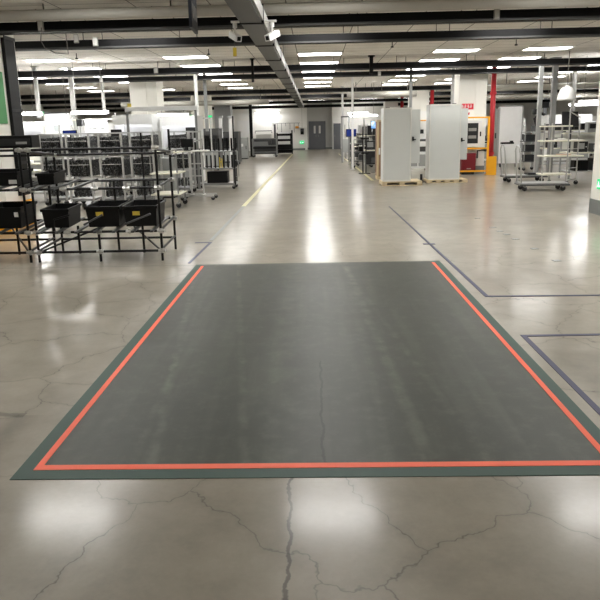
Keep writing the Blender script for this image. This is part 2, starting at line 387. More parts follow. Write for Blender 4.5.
for x, cd in ((0.19, 'middle'), (3.86, 'right'), (-3.46, 'left'), (-7.2, 'far left'), (7.5, 'far right')):
    again(cl0, (x, 8.0, H), f'lit ceiling panel over the dark patch, {cd}, mirrored in the near floor')
for yy, rd in ((9.65, 'just before the pale ceiling pipe'), (12.8, 'behind the nearest cable tray'), (15.55, 'behind the second cable tray')):
    for x, cd in ((0.19, 'middle'), (3.86, 'right'), (-3.46, 'left'), (-7.2, 'far left'), (7.5, 'far right')):
        again(cl0, (x, yy, H), f'added unseen ceiling panel {rd}, {cd} of the row')
for x, cd in ((-3.46, 'left'), (0.19, 'middle'), (3.86, 'right')):  # unseen panels added near and behind the camera to brighten the foreground
    for y, rd in ((5.2, 'just ahead of'), (-1.5, 'behind'), (-5.0, 'well behind')):
        again(cl0, (x, y, H), f'added unseen ceiling panel {rd} the camera, {cd} of three in its row')

def on(o, x, y, z): o.location = (x, y, z); return o
def box_thing(name, x0, x1, y0, y1, z0, z1, m, label, cat, group=None, bevel=0.0):
    o = B(-(x1 - x0) / 2, (x1 - x0) / 2, -(y1 - y0) / 2, (y1 - y0) / 2, 0, z1 - z0, bevel=bevel).build(name, m, loc=((x0 + x1) / 2, (y0 + y1) / 2, z0))
    return tag(o, label, cat, group)
def junction(x, y, z, s, lb):
    t = thing('mounted_junction_box', lb, 'junction box', (x, y, z), 0, 'junction boxes on the cable trays')
    B(-s, s, -.035, 0, -.06, .10).build('box', M_ductside, t); B(-s * .8, s * .8, -.042, -.035, -.045, .085).build('cover', M_labelw, t)
YT = {1: 11.3 - .162, 2: 13.5 - .162, 3: 19.75 - .162, 4: 22.25 - .162}
junction(-4.42, YT[1], 3.31, .045, 'small pale junction box on the nearest tray, left end')
junction(2.95, YT[1], 3.31, .045, 'small pale junction box on the nearest tray, right side')
junction(-4.62, YT[2], 3.40, .045, 'pale junction box on the second tray, left of a pair')
junction(-4.25, YT[2], 3.33, .05, 'pale junction box on the second tray, right of a pair')
junction(-4.55, YT[3], 3.33, .06, 'pale box on the third tray above the white column')
junction(-6.95, YT[4], 3.29, .05, 'pale box on the fourth tray at left')
junction(2.15, YT[4], 3.29, .05, 'pale box on the fourth tray right of aisle')
cb = tag(MB().tube([(-4.4, 11.09, 3.3), (-4.42, 11.06, 3.1), (-4.36, 11.05, 2.98), (-4.2, 11.06, 2.9), (-4.0, 11.09, 2.88), (-4.02, 11.12, 3.2)], .008, 6).build('hanging_cable', M_rod), 'thin loose cable hanging from the nearest tray junction box', 'cable')

def cctv(x, y, z, ax, label):
    t = thing('mounted_camera', label, 'camera', (x, y, z), 0, 'white cameras on the duct')
    MB().cyl((0, 0, 0.10), (0, 0, .16), .03, 10).cyl((0, 0, 0.02), (0, 0, .12), .012, 8).build('bracket', M_white, t)
    mx = Matrix.Rotation(ax, 4, 'Z') @ Matrix.Rotation(.35, 4, 'X')
    MB().box(-.04, .04, -.14, .14, -.05, .03, mx=mx).build('housing', M_white, t)
    MB().box(-.025, .025, -.145, -.14, -.035, .02, mx=mx).build('lens', M_blackplastic, t)
cctv(-.55, 9.4, 2.87, -.5, 'white security camera on the right side of the overhead duct')
cctv(-1.06, 9.4, 2.87, .5, 'grey white security camera on the left side of the duct')
for x0, x1 in ((.165, .33), (-.29, -.14)): B(x0, x1, 9.36, 9.44, .04, .06).build('camera_arm', M_white, du)
hs = thing('hanging_sign', 'dark navy sign board hanging edge-on above left of the duct', 'sign', (-1.53, 8.85, 2.87))
MB().box(-.02, .02, -.32, .3, 0, .42, mx=Matrix.Rotation(.06, 4, 'Z')).build('board', M_navy, hs)
for k in range(3): MB().box(.02, .023, -.2 + .16 * k, -.12 + .16 * k, .13, .30, mx=Matrix.Rotation(.06, 4, 'Z')).build('mark', M_ductside, hs)
for y in (-.25, .25): MB().cyl((0, y, .42), (0, y, .729), .008, 6).build('hanger_rod', M_rod, hs)
yt = thing('hanging_tag', 'small yellow tag hanging from the second tray left of the duct', 'tag', (-1.52, 13.3, 3.02))
B(-.035, .035, -.004, .004, 0, .16).build('tag_plate', M_labely, yt); MB().cyl((0, 0, .15), (0, 0, .3), .004, 5).build('string', M_rod, yt)

def drop_pole(x, y, z0, z1, r, m, label, sq=False, cat='pole'):
    t = thing('drop_pole', label, cat, (x, y, z0))
    (B(-r, r, -r, r, 0, z1 - z0) if sq else MB().cyl((0, 0, 0), (0, 0, z1 - z0), r, 12)).build('shaft', m, t)
    MB().box(-r * 1.8, r * 1.8, -r * 1.8, r * 1.8, z1 - z0 - .03, z1 - z0 - .001).build('ceiling_plate', m, t)
    if z0 < .05: MB().box(-r * 1.8, r * 1.8, -r * 1.8, r * 1.8, 0, .02).build('foot_plate', m, t)
    return t
drop_pole(1.66, 19.4, 3.1, H, .05, M_tray, 'dark short drop post under the ceiling right of the lights', True)
drop_pole(-1.73, 19.4, 2.95, H, .035, M_tray, 'dark short drop post hanging left of the overhead duct', True)
drop_pole(-7.42, 20.6, 0, H, .065, M_alu, 'tall pale pole from floor to ceiling behind the reel carts', True)
drop_pole(-7.2, 22.9, 2.35, H, .045, M_white, 'short white drop pole ending above the bench lamp', True)
drop_pole(-8.35, 20.2, 2.1, H, .05, M_alu, 'slim pale drop pole at far left beside the bright lamp', True)
drop_pole(-3.84, 22.0, 2.0, H, .06, M_white, 'white drop pole in front of a column near the green indicator')
drop_pole(-3.62, 22.5, 1.6, H, .05, M_steel, 'grey drop pole right of the white drop pole', True)
drop_pole(1.50, 26.0, 0, H, .04, M_white, 'white pole beside the right benches along the yellow line', True)
drop_pole(1.42, 33.0, 0.0, H, .05, M_alu, 'slim grey pole near the blue monitor by the far benches', True)
drop_pole(7.5, 21.2, 0, H, .075, M_steel, 'thick grey post behind the white shelf trolley', True)
drop_pole(7.08, 21.2, 0, H, .06, M_grey, 'grey post left of the shelf trolley, slimmer of two', True)
drop_pole(9.3, 24.3, 0, H, .06, M_alu, 'thin pale post behind the bright tube lamp at right', True)
drop_pole(4.62, 22.5, 0, H, .045, M_alu, 'slim pale pole against the left of the column with red sign', True)
drop_pole(3.25, 22.6, 0, H, .045, M_grey, 'slim grey pole rising between the two grey cabinets', True)
drop_pole(-3.87, 40.95, 0.0, H, .09, M_tray, 'black post standing left of the far grey cart', True)

def red_pipe(x, y, r, label):
    t = thing('fire_pipe', label, 'pipe', (x, y, 0), 0, 'red vertical fire pipes')
    MB().cyl((0, 0, 0), (0, 0, H - .002), r, 14).build('pipe', M_red, t, smooth=True)
    for z in (.6, 2.6): MB().cyl((0, 0, z), (0, 0, z + .1), r * 1.25, 14).build('coupling', M_red, t)
red_pipe(6.1, 23.0, .085, 'red vertical fire pipe beside the nearest yellow guard, largest of three')
red_pipe(6.0, 34.2, .10, 'red vertical pipe above the right grey cabinet')
red_pipe(5.85, 44.6, .11, 'red vertical pipe above the left grey cabinet, farthest')
# horizontal pipe runs behind the columns at right
def pipe_run(x0, x1, y, z, r, label):
    t = thing('pipe_run', label, 'pipe', (0, y, z))
    MB().cyl((x0, 0, 0), (x1, 0, 0), r, 12).build('pipe', M_pipe, t, smooth=True)
    for x in (x0 + .4, (x0 + x1) / 2, x1 - .4): MB().cyl((x, 0, r * .8), (x, 0, H - z - .002), .015, 6).build('hanger_rod', M_rod, t)
    return t
pipe_run(6.3, 13.5, 26.2, 3.0, .12, 'thick pale pipe over the white partition cabinet')
pipe_run(6.4, 13.0, 28.0, 2.72, .08, 'thinner pale pipe running under the thick pipe at right')
pipe_run(1.5, 4.6, 30.2, 3.05, .13, 'pale horizontal pipe above the two grey cabinets')
pipe_run(-9.5, -2.2, 33.0, 2.95, .12, 'pale horizontal pipe behind the white drop pole at left')
vp = thing('pipe_riser', 'pale vertical pipe elbow dropping behind the white partition', 'pipe', (7.05, 26.6, 2.3))
MB().tube([(0, 0, 0), (0, 0, .55), (.06, 0, .68), (.2, 0, .72), (.9, 0, .72)], .07, 10).build('pipe', M_pipe, vp, smooth=True)
MB().cyl((.5, 0, .75), (.5, 0, H - 2.3 - .002), .012, 6).build('hanger_rod', M_rod, vp)
for k, (x, y) in enumerate(((-6.0, 17.2), (-2.6, 17.0), (1.9, 16.4), (4.9, 16.6), (7.2, 17.2), (-4.6, 24.6), (2.2, 24.8), (5.2, 25.2), (-8.6, 22.0), (8.4, 22.4))):
    o = MB().cyl((0, 0, -.12), (0, 0, -.001), .012, 6).cyl((0, 0, -.14), (0, 0, -.11), .035, 10).build('ceiling_sprinkler', M_dark, loc=(x, y, H))
    tag(o, 'small dark sprinkler head under the white tiled ceiling', 'sprinkler', 'sprinkler heads')

# ------------------------------------------------------------------ casters and carts
def caster(x, y, parent, r=.05):
    c = MB().cyl((x, y - .018, r), (x, y + .018, r), r, 14).build('caster', M_caster, parent)
    MB().box(x - .025, x + .025, y - .03, y + .03, r * 1.4, r * 2.2).build('fork', M_steel, c)
    return c

# black pipe racks --------------------------------------------------
PR = .016
def pipe_rack(x0, x1, yf, yb, label, tall=0.0, midtracks=7):
    t = thing('pipe_rack', label, 'pipe rack', ((x0 + x1) / 2, yf, 0), 0, 'black pipe racks by the left column')
    w = (x1 - x0) / 2; D = yb - yf; xm = 0.0
    def P(name, *pts, m=M_black, r=PR):
        b = MB()
        for a, c in pts: b.cyl(a, c, r, 10)
        return b.build(name, m, t, smooth=False)
    for (x, y, h) in ((-w, 0, 1.44), (w, 0, 1.44), (-w, D, 1.42), (w, D, 1.42 + tall)):
        P('post', ((x, y, 0), (x, y, h)))
    for y in (0, D): P('middle_post', ((xm, y, 0), (xm, y, .385 if y == 0 else .96)))
    for x in (-w * .55, w * .55): P('short_post', ((x, D * .6, 0.02), (x, D * .6, .40)))
    for z in (1.42, .93, .385, .13): P('front_rail', ((-w, 0, z), (w, 0, z)))
    for z in (1.33, .97, .44, .17): P('back_rail', ((-w, D, z), (w, D, z)))
    for z0, z1 in ((.94, .98), (.395, .45), (.15, .19), (1.40, 1.34)):
        for x in (-w, w): P('side_rail', ((x, 0, z0), (x, D, z1)))
    P('brace', ((-w * .95, D * .05, .14), (-w * .3, D * .98, .33)), r=.013); P('brace', ((w * .95, D * .05, .14), (w * .3, D * .98, .33)), r=.013)
    n = 7
    for lv, (z0, z1) in enumerate(((.95, .99), (.41, .46))):
        for k in range(n if lv else midtracks):
            x = -w + .08 + (2 * w - .16) * k / (n - 1)
            b = MB().box(x - .02, x + .02, -.16, D + .02, -.012, .012)
            bmesh.ops.transform(b.bm, matrix=Matrix.Translation((0, 0, (z0 + z1) / 2)) @ Matrix.Rotation(math.atan2(z1 - z0, D), 4, 'X') @ Matrix.Translation((0, -D / 2, 0)) @ Matrix.Translation((0, 0, 0)), verts=b.bm.verts)
            bmesh.ops.translate(b.bm, vec=(0, D / 2, 0), verts=b.bm.verts)
            b.build('roller_track', M_charcoal, t)
    js = [(x, y, z) for x in (-w, w) for y in (0,) for z in (1.42, .93, .385, .13)] + [(0, 0, .93), (0, 0, .385), (0, 0, .13), (-w, D, 1.33), (w, D, 1.33), (w, D, .97), (w, D, .44)]
    js += [(-w * .5, 0, .93), (w * .5, 0, .93), (-w * .5, 0, .385), (w * .5, 0, .385)]
    for x, y, z in js:
        MB().cyl((x - .045, y, z), (x + .045, y, z), .022, 8).cyl((x, y, z - .03), (x, y, z + .03), .022, 8).build('pipe_joint', M_joint, t)
    return t
rackB = pipe_rack(-3.55, -1.96, 8.12, 8.92, 'black pipe flow rack holding two black bins with yellow labels', tall=.22, midtracks=3)
rackA = pipe_rack(-5.28, -3.66, 8.12, 8.92, 'black pipe flow rack cut by the left picture edge')
# the near guide arms of the right rack
P_ = MB().tube([(-.52, -.10, .42), (-.52, -.10, .56), (-.30, -.14, .62)], .012, 8).build('guide_arm', M_black, rackB)
MB().tube([(.72, -.16, .62), (.40, -.17, .50)], .012, 8).build('guide_arm', M_charcoal, rackB)
MB().tube([(.12, -.16, .62), (-.12, -.17, .50)], .012, 8).build('guide_arm', M_charcoal, rackB)

def tote(x, y, z, w, dd, h, label, lab=None, tilt=0.0, rz=0.0):
    t = thing('storage_bin', label, 'bin', (x, y, z), rz, 'black storage bins on the pipe racks')
    t.rotation_euler = (tilt, 0, rz)
    a, b_ = w / 2, dd / 2; ta, tb = a * .90, b_ * .90; k = .012
    bm = MB()
    def ring(aw, bw, zz): return [bm.bm.verts.new(p) for p in ((-aw, -bw, zz), (aw, -bw, zz), (aw, bw, zz), (-aw, bw, zz))]
    r = [ring(ta, tb, 0), ring(a, b_, h), ring(a - k, b_ - k, h), ring(ta - k, tb - k, .012)]
    bm.bm.faces.new(r[0]); bm.bm.faces.new(r[3])
    for p, q in zip(r, r[1:]):
        for j in range(4): bm.bm.faces.new((p[j], p[(j + 1) % 4], q[(j + 1) % 4], q[j]))
    bm.build('body', M_blackplastic, t)
    MB().box(-a - .012, a + .012, -b_ - .012, -b_ + .004, h - .03, h + .004).box(-a - .012, a + .012, b_ - .004, b_ + .012, h - .03, h + .004).box(-a - .012, -a + .004, -b_, b_, h - .03, h + .004).box(a - .004, a + .012, -b_, b_, h - .03, h + .004).build('rim', M_blackplastic, t)
    if lab:
        col, lx, lz, lw, lh = lab
        yy = -tb - (b_ - tb) * (lz / h)
        MB().box(lx - lw / 2, lx + lw / 2, yy - .008, yy - .002, lz - lh / 2, lz + lh / 2).build('label_sticker', M_labely if col == 'y' else M_labelw, t)
    return t
tote(-2.68, 8.36, .455, .425, .50, .26, 'black bin with yellow label, left of two on the right rack', ('y', -.04, .17, .09, .05), tilt=.05)
tote(-2.205, 8.36, .455, .425, .50, .26, 'black bin with yellow label, at the right end of the right rack', ('y', -.05, .17, .09, .05), tilt=.05)
tote(-3.95, 8.36, .455, .46, .50, .27, 'black bin with white labels on the lower shelf of the left rack', ('w', .17, .18, .05, .06), tilt=.05)
tote(-4.47, 8.36, .455, .46, .50, .27, 'black bin farthest left on the lower shelf of the left rack', ('w', .1, .18, .05, .06), tilt=.05)
tote(-3.29, 8.36, .45, .34, .46, .24, 'unlabelled black bin at the left end of the right rack, lower shelf', None, tilt=.05)
tote(-3.95, 8.36, .99, .46, .46, .17, 'black bin with big white label on the upper left shelf', ('w', .16, .05, .10, .05), tilt=.04)
tote(-3.40, 8.40, .99, .22, .40, .14, 'small black bin beside the black bin on the upper shelf', None, tilt=.04)
tote(-4.47, 8.36, .99, .46, .46, .17, 'black bin at the picture edge on the upper left shelf', None, tilt=.04)
eq = thing('control_box', 'black control box on the top rails of the left rack', 'control box', (-3.9, 8.5, 1.44))
B(-.3, .3, -.12, .14, -.0, .16, bevel=.01).build('housing', M_blackplastic, eq); B(-.28, .28, -.126, -.12, .03, .12).build('front_panel', M_dark, eq)
B(.1, .24, -.132, -.126, .05, .08).build('label_sticker', M_ductside, eq)

# column dressing at left: black trunking, yellow guard, green board
tr = thing('cable_trunking', 'black vertical trunking on the left white column', 'trunking', (-5.269, 11.66, 0))
B(0, .06, -.19, .19, .55, 3.22).build('cover', M_blackplastic, tr)
for z in (1.1, 2.0, 3.2): B(.06, .075, -.21, .21, z, z + .05).build('clamp', M_dark, tr)
nb = thing('notice_board', 'green notice board on the left column, cut by the picture edge', 'board', (-5.269, 11.2, 1.8))
B(0, .02, -.16, .15, 0, .85).build('board', M_greenb, nb)
def guard(x0, x1, y0, y1, z1, label):
    t = thing('column_guard', label, 'column guard', ((x0 + x1) / 2, y0, 0), 0, 'yellow column guards')
    w = (x1 - x0) / 2; D = y1 - y0
    B(-w, w, 0, .025, 0, z1).build('front_panel', M_yellow, t); B(w - .025, w, .025, D, 0, z1).build('side_panel', M_yellow, t)
    return t
guard(-6.4, -5.20, 10.9, 11.95, .46, 'yellow guard wrapping the foot of the left column')
guard(5.68, 5.97, 21.75, 22.0, .60, 'yellow guard panel standing at the foot of the red pipe')
def exit_sign(x, y, z, w, h, label, rz=0.0):
    t = thing('exit_sign', label, 'exit sign', (x, y, z), rz, 'green exit signs')
    B(-w / 2, w / 2, -.03, 0, 0, h).build('housing', M_exit, t)
    # running figure and arrow
    MB().box(-w * .36, -w * .30, -.034, -.03, h * .62, h * .78).box(-w * .38, -w * .26, -.034, -.03, h * .38, h * .6).box(-w * .42, -w * .36, -.034, -.03, h * .2, h * .4).box(-w * .27, -w * .20, -.034, -.03, h * .2, h * .4).build('figure_mark', M_exitmark, t)
    b = MB().box(-w * .02, w * .25, -.034, -.03, h * .42, h * .58)
    vs = [b.bm.verts.new(p) for p in ((w * .22, -.034, h * .75), (w * .40, -.034, h * .5), (w * .22, -.034, h * .25), (w * .22, -.03, h * .75), (w * .40, -.03, h * .5), (w * .22, -.03, h * .25))]
    b.bm.faces.new(vs[:3]); b.bm.faces.new(vs[3:])
    for i in range(3): b.bm.faces.new((vs[i], vs[(i + 1) % 3], vs[3 + (i + 1) % 3], vs[3 + i]))
    b.build('arrow_mark', M_exitmark, t)
exit_sign(5.028, 11.52, .46, .36, .17, 'green exit sign low on the right edge column', -PI / 2)
exit_sign(-.97, YB - .01, .47, .34, .24, 'small green exit sign low on the back wall left of the door')
ba = thing('alarm_lamp', 'orange alarm lamp on the back wall left of the double door', 'alarm', (-1.32, YB - .001, 1.72))
B(-.15, .15, -.06, 0, -.06, .14).build('back_box', M_wallgrey, ba); B(-.13, .13, -.12, -.06, -.04, .12, bevel=.02).build('lens', M_alarm, ba)
bb = thing('wall_box', 'black control box on the back wall above the exit sign', 'control box', (-.93, YB - .001, 1.2))
B(-.13, .13, -.1, 0, 0, .46).build('housing', M_blackplastic, bb); B(-.1, .1, -.11, -.1, .22, .4).build('display', M_charcoal, bb)
MB().cyl((0, -.03, .46), (0, -.03, H - 1.2 - .002), .02, 6).build('conduit', M_wallgrey, bb)

# guard rail scraps near the right column foot
rb = thing('bumper_foot', 'short orange bumper foot at the base of the right edge column', 'bumper', (5.2, 10.7, 0))
MB().tube([(-.12, 0, .03), (-.06, 0, .12), (.1, 0, .12), (.16, 0, .03)], .025, 8).build('hoop', M_yellow, rb)
B(-.16, .2, -.05, .05, 0, .03).build('base_plate', M_yellow, rb)

# silver reel carts ---------------------------------------------------
def reel_cart(x, y, label, w=.5, d=.7, h=1.62):
    t = thing('feeder_cart', label, 'cart', (x, y, 0), 0, 'silver carts full of dark feeders')
    a, b_ = w / 2, d / 2
    for sx in (-a, a):
        for sy in (-b_, b_): B(sx - .02, sx + .02, sy - .02, sy + .02, .12, h).build('post', M_alu, t)
    B(-a, a, -b_, b_, .12, .17).build('base', M_steel, t)
    for z in (.60, 1.08, h - .03):
        for sy in (-b_, b_): B(-a + .02, a - .02, sy - .015, sy + .015, z, z + .03).build('rail', M_alu, t)
    for z0, z1 in ((1.14, 1.54), (.66, 1.02)):
        bk = MB(); n = 11
        for k in range(n):
            xx = -a + .035 + (w - .07) * k / (n - 1); dz = random.uniform(-.04, .02); dy = random.uniform(0, .06)
            bk.box(xx - .013, xx + .013, -b_ + .03 + dy, b_ - .05, z0 + .01, z1 + dz)
            bk.box(xx - .010, xx + .010, -b_ + dy - .0, -b_ + .06 + dy, z0 + random.uniform(.02, .25), z0 + .32)
        tg = MB(); tg.box(-a + .03, a - .03, -b_ - .006, -b_ - .002, z1 - .1, z1 - .085)
        for k in range(n):
            xx = -a + .035 + (w - .07) * k / (n - 1)
            if random.random() < .75:
                zz = random.uniform(z0 + .05, z1 - .06); bk.box(xx - .010, xx + .010, -b_ - .012, -b_ - .004, zz, zz + random.uniform(.02, .05))
        bk.build('feeder_row', M_feeder, t); tg.build('label_rail', M_alu, t)
    bl = MB()
    for k in range(5): bl.cyl((-a + .07 + .09 * k, -b_ + .1, .32), (-a + .11 + .09 * k, -b_ + .1, .32), .11, 14)
    bl.build('reel_row', M_feeder, t)
    for sx in (-a + .03, a - .03):
        for sy in (-b_ + .04, b_ - .04): caster(sx, sy, t, .055)
    return t
rc = reel_cart(-5.23, 14.9, 'silver feeder cart, left of three in the front row behind the black rack')
again(rc, (-4.51, 14.9, 0), 'silver feeder cart, middle of three in the front row')
again(rc, (-3.84, 15.0, 0), 'silver feeder cart, right of three beside the white tray trolley')
again(rc, (-5.95, 15.2, 0), 'silver feeder cart far left, partly behind the black bin rack')
again(rc, (-5.1, 17.0, 0), 'silver feeder cart in the back row behind the first cart')
again(rc, (-4.3, 17.1, 0), 'silver feeder cart in the back row under the overhead gantry')
again(rc, (-3.5, 17.4, 0), 'silver feeder cart in the back row behind the tray trolley')

# white tray trolley
def shelf_trolley(name, x, y, w, d, levels, top, label, m, mp, edge=.03, r=.016, cat='trolley', group=None, rz=0.0):
    t = thing(name, label, cat, (x, y, 0), rz, group)
    a, b_ = w / 2, d / 2
    for sx in (-a + .03, a - .03):
        for sy in (-b_ + .03, b_ - .03): MB().cyl((sx, sy, .1), (sx, sy, top), r, 10).build('post', mp, t)
    for z in levels: B(-a, a, -b_, b_, z, z + edge, bevel=.006).build('shelf', m, t)
    for sy in (-b_ + .03, b_ - .03): MB().cyl((-a + .03, sy, top - .02), (a - .03, sy, top - .02), r * .9, 8).build('top_rail', mp, t)
    for sx in (-a + .04, a - .04):
        for sy in (-b_ + .04, b_ - .04): caster(sx, sy, t, .055)
    return t
tt = shelf_trolley('tray_trolley', -3.22, 14.35, .62, .8, (.27, .72, 1.16), 1.25, 'pale tray trolley with three white shelves behind the black rack end', M_shelfwhite, M_steel)
bp_ = thing('corner_post', 'tall black pole standing behind the right end of the black rack', 'pole', (-3.62, 13.8, 0))
MB().cyl((0, 0, 0.02), (0, 0, 1.6), .02, 8).build('shaft', M_black, bp_); MB().cyl((0, 0, 0), (0, 0, .03), .14, 14).build('base', M_black, bp_)
# mobile stand
ms = thing('mobile_stand', 'grey mobile stand with two uprights and a thin top tray', 'stand', (-2.82, 15.65, 0))
for x in (-.14, .14): B(x - .018, x + .018, -.02, .02, .1, 1.62).build('upright', M_alu, ms)
for z in (.55, .84, 1.38, 1.58): B(-.12, .12, -.012, .012, z, z + .03).build('crossbar', M_alu, ms)
B(-.34, .30, -.22, .22, 1.14, 1.165).build('tray', M_cabedge, ms)
MB().box(-.36, .42, -.25, -.21, .09, .13).box(-.36, .42, .21, .25, .09, .13).box(-.16, -.12, -.25, .25, .09, .13).box(.12, .16, -.25, .25, .09, .13).build('base_frame', M_alu, ms)
for x in (-.33, .40):
    for y in (-.23, .23): caster(x, y, ms, .045)
mb = thing('desk_monitor', 'small black monitor on top of the mobile stand tray', 'monitor', (-2.98, 15.49, 1.166))
B(-.14, .14, -.02, .02, .08, .27).build('screen', M_blackplastic, mb); MB().cyl((0, .02, .01), (0, .02, .12), .02, 8).box(-.08, .08, -.06, .08, 0, .012).build('foot', M_blackplastic, mb)

# pin rack trolley
pc = thing('pin_trolley', 'trolley of upright black pins with a black box on its base', 'trolley', (-2.78, 18.65, 0))
for x in (-.52, .52):
    for y in (-.32, .32): B(x - .018, x + .018, y - .018, y + .018, .1, 1.12).build('post', M_charcoal, pc)
for z in (.56, 1.03): B(-.55, .55, -.34, .34, z, z + .03).build('shelf', M_steel, pc)
B(-.56, .56, -.34, .34, .11, .17).build('base', M_steel, pc)
for lv in (.59, 1.06):
    for k in range(9):
        for j in (0, 1):
            MB().cyl((-.48 + .12 * k + .05 * j, -.22 + .44 * j, lv), (-.48 + .12 * k + .05 * j, -.22 + .44 * j, lv + .34), .024, 6).build('pin', M_black, pc)
for x, y in ((-.50, -.28), (.50, -.28), (-.50, .28), (.50, .28)): caster(x, y, pc, .05)
B(.54, .575, -.37, -.335, .12, 2.0).build('tall_post', M_black, pc)
MB().tube([(.56, -.33, .8), (.66, -.33, .8), (.66, -.33, .35), (.56, -.33, .35)], .012, 6).build('handle', M_steel, pc)
tag(B(-.29, .29, -.2, .2, 0, .32, bevel=.008).build('storage_case', M_blackplastic, loc=(-2.74, 18.6, .171)), 'black case on the base of the pin trolley', 'case')
ys = thing('yellow_tool', 'small yellow tool standing among the pins', 'tool', (-2.62, 18.30, .592))
MB().box(-.03, .0, -.012, .012, 0, .3).box(.03, .055, -.012, .012, 0, .26).box(-.03, .055, -.012, .012, .16, .19).build('body', M_labely, ys)

# ------------------------------------------------------------------ benches, machines, lamps
def bench(x, y, w, d, label, h=.75, up=1.7, back=True, shelf2=1.32, m=M_grey, top=M_shelfwhite, rz=0.0, lowshelf=True):
    t = thing('workbench', label, 'workbench', (x, y, 0), rz, 'workbenches')
    a, b_ = w / 2, d / 2
    for sx in (-a + .03, a - .03):
        for sy in (-b_ + .03, b_ - .03): B(sx - .02, sx + .02, sy - .02, sy + .02, 0, h).build('leg', m, t)
    B(-a, a, -b_, b_, h, h + .035).build('worktop', top, t)
    if lowshelf: B(-a + .02, a - .02, -b_ + .05, b_ - .02, .22, .245).build('lower_shelf', m, t)
    if up:
        for sx in (-a + .03, a - .03): B(sx - .02, sx + .02, b_ - .05, b_ - .01, h + .035, up).build('upright', m, t)
        B(-a + .01, a - .01, b_ - .3, b_ - .052, shelf2, shelf2 + .025).build('upper_shelf', top, t)
        if back: B(-a + .05, a - .05, b_ - .035, b_ - .02, h + .1, shelf2 - .05).build('back_panel', M_cabedge, t)
    return t
def machine(x, y, w, d, h, label, m=M_machine, tower=False, lit=False, rz=0.0):
    t = thing('process_machine', label, 'machine', (x, y, 0), rz, 'white production machines')
    a, b_ = w / 2, d / 2; hb = h * .52
    B(-a, a, -b_, b_, .1, hb, bevel=.012).build('base_cabinet', m, t)
    for sx in (-a + .1, a - .1):
        for sy in (-b_ + .1, b_ - .1): MB().cyl((sx, sy, 0), (sx, sy, .1), .035, 8).build('foot', M_dark, t)
    for k in range(2): B(-a + .05 + k * (a - .02), -.03 + k * (a - .02), -b_ - .012, -b_, .18, hb - .12).build('access_door', M_grey, t)
    for sx in (-a, a - .06): B(sx, sx + .06, -b_, b_, hb, h).build('side_wall', m, t)
    B(-a + .06, a - .06, b_ - .05, b_, hb, h).build('back_wall', m, t)
    B(-a, a, -b_, b_, h, h + .06).build('hood', m, t)
    B(-a + .06, a - .06, -b_ + .0, -b_ + .03, h - .22, h).build('front_visor', m, t)
    B(-a + .12, a - .12, -b_ + .12, b_ - .1, hb, hb + .1).build('conveyor', M_dark, t)
    if lit: B(-a + .1, a - .1, b_ - .09, b_ - .052, h - .14, h - .04).build('inner_lamp', M_inlamp, t)
    for k in range(3): B(-a + .2 + k * (w - .4) / 2 - .06, -a + .2 + k * (w - .4) / 2 + .06, -.1, .15, hb + .1, hb + .1 + .12 + .1 * (k % 2)).build('head_unit', M_charcoal, t)
    B(a - .32, a - .06, -b_ - .03, -b_ - .001, hb + .02, hb + .26).build('operator_screen', M_dark, t)
    B(-a + .06, -a + .3, -b_ - .02, -b_ - .001, hb - .1, hb - .02).build('button_panel', M_dark, t)
    if tower:
        MB().cyl((a - .15, 0, h + .06), (a - .15, 0, h + .3), .012, 6).build('tower_pole', M_steel, t)
        MB().cyl((a - .15, 0, h + .3), (a - .15, 0, h + .42), .035, 10).build('signal_lamp', M_exit, t, 'green signal lamp')
    return t
def tube_lamp(x, y, z, w, label, drop=True):
    t = thing('hanging_lamp', label, 'lamp', (x, y, z), 0, 'hanging tube lamps over the benches')
    B(-w / 2, w / 2, -.03, .03, .03, .09).build('housing', M_white, t)
    for yy in (-.06, .06): MB().cyl((-w / 2 + .03, yy, .026), (w / 2 - .03, yy, .026), .028, 10).build('tube', M_tube, t)
    for sx in (-w / 2 + .02, w / 2 - .02): B(sx - .012, sx + .012, -.09, .09, 0, .06).build('end_cap', M_white, t)
    for sx in (-w * .35, w * .35): MB().cyl((sx, 0, .09), (sx, 0, H - z - .002), .006, 5).build('hanger_rod', M_rod, t)
    return t
def monitor(x, y, z, w, h, m, label, arm=True, rz=0.0, z_base=None):
    t = thing('monitor', label, 'monitor', (x, y, z), rz, 'monitors on stands')
    B(-w / 2, w / 2, -.025, .025, 0, h, bevel=.006).build('housing', M_blackplastic, t)
    B(-w / 2 + .02, w / 2 - .02, -.031, -.026, .025, h - .02).build('screen', m, t)
    zb = (z_base if z_base is not None else 0) - z
    MB().cyl((0, .05, zb + .012), (0, .05, h * .6), .022, 8).build('stand_pole', M_charcoal, t)
    B(-.16, .16, -.10, .18, zb, zb + .014).build('stand_base', M_charcoal, t)
    return t
def parts_bin_row(x, y, z, n, label, m=M_dark, step=.22, h=.28, group=None, w=.18, d=.25):
    o0 = None
    names = ['first', 'second', 'third', 'fourth', 'fifth', 'sixth', 'seventh', 'eighth']
    for k in range(n):
        o = MB().box(-w / 2, w / 2, -d / 2, d / 2, 0, .02).box(-w / 2, w / 2, -d / 2, -d / 2 + .015, .02, h * .6).box(-w / 2, w / 2, d / 2 - .015, d / 2, .02, h).box(-w / 2, -w / 2 + .012, -d / 2 + .015, d / 2 - .015, .02, h).box(w / 2 - .012, w / 2, -d / 2 + .015, d / 2 - .015, .02, h).build('parts_bin', m, loc=(x + k * step, y, z + .001)) if o0 is None else o0.copy()
        if o0 is None: o0 = o
        else: C.objects.link(o); o.location = (x + k * step, y, z + .001)
        tag(o, f'{label}, {names[k]} from the left', 'bin', group or label)

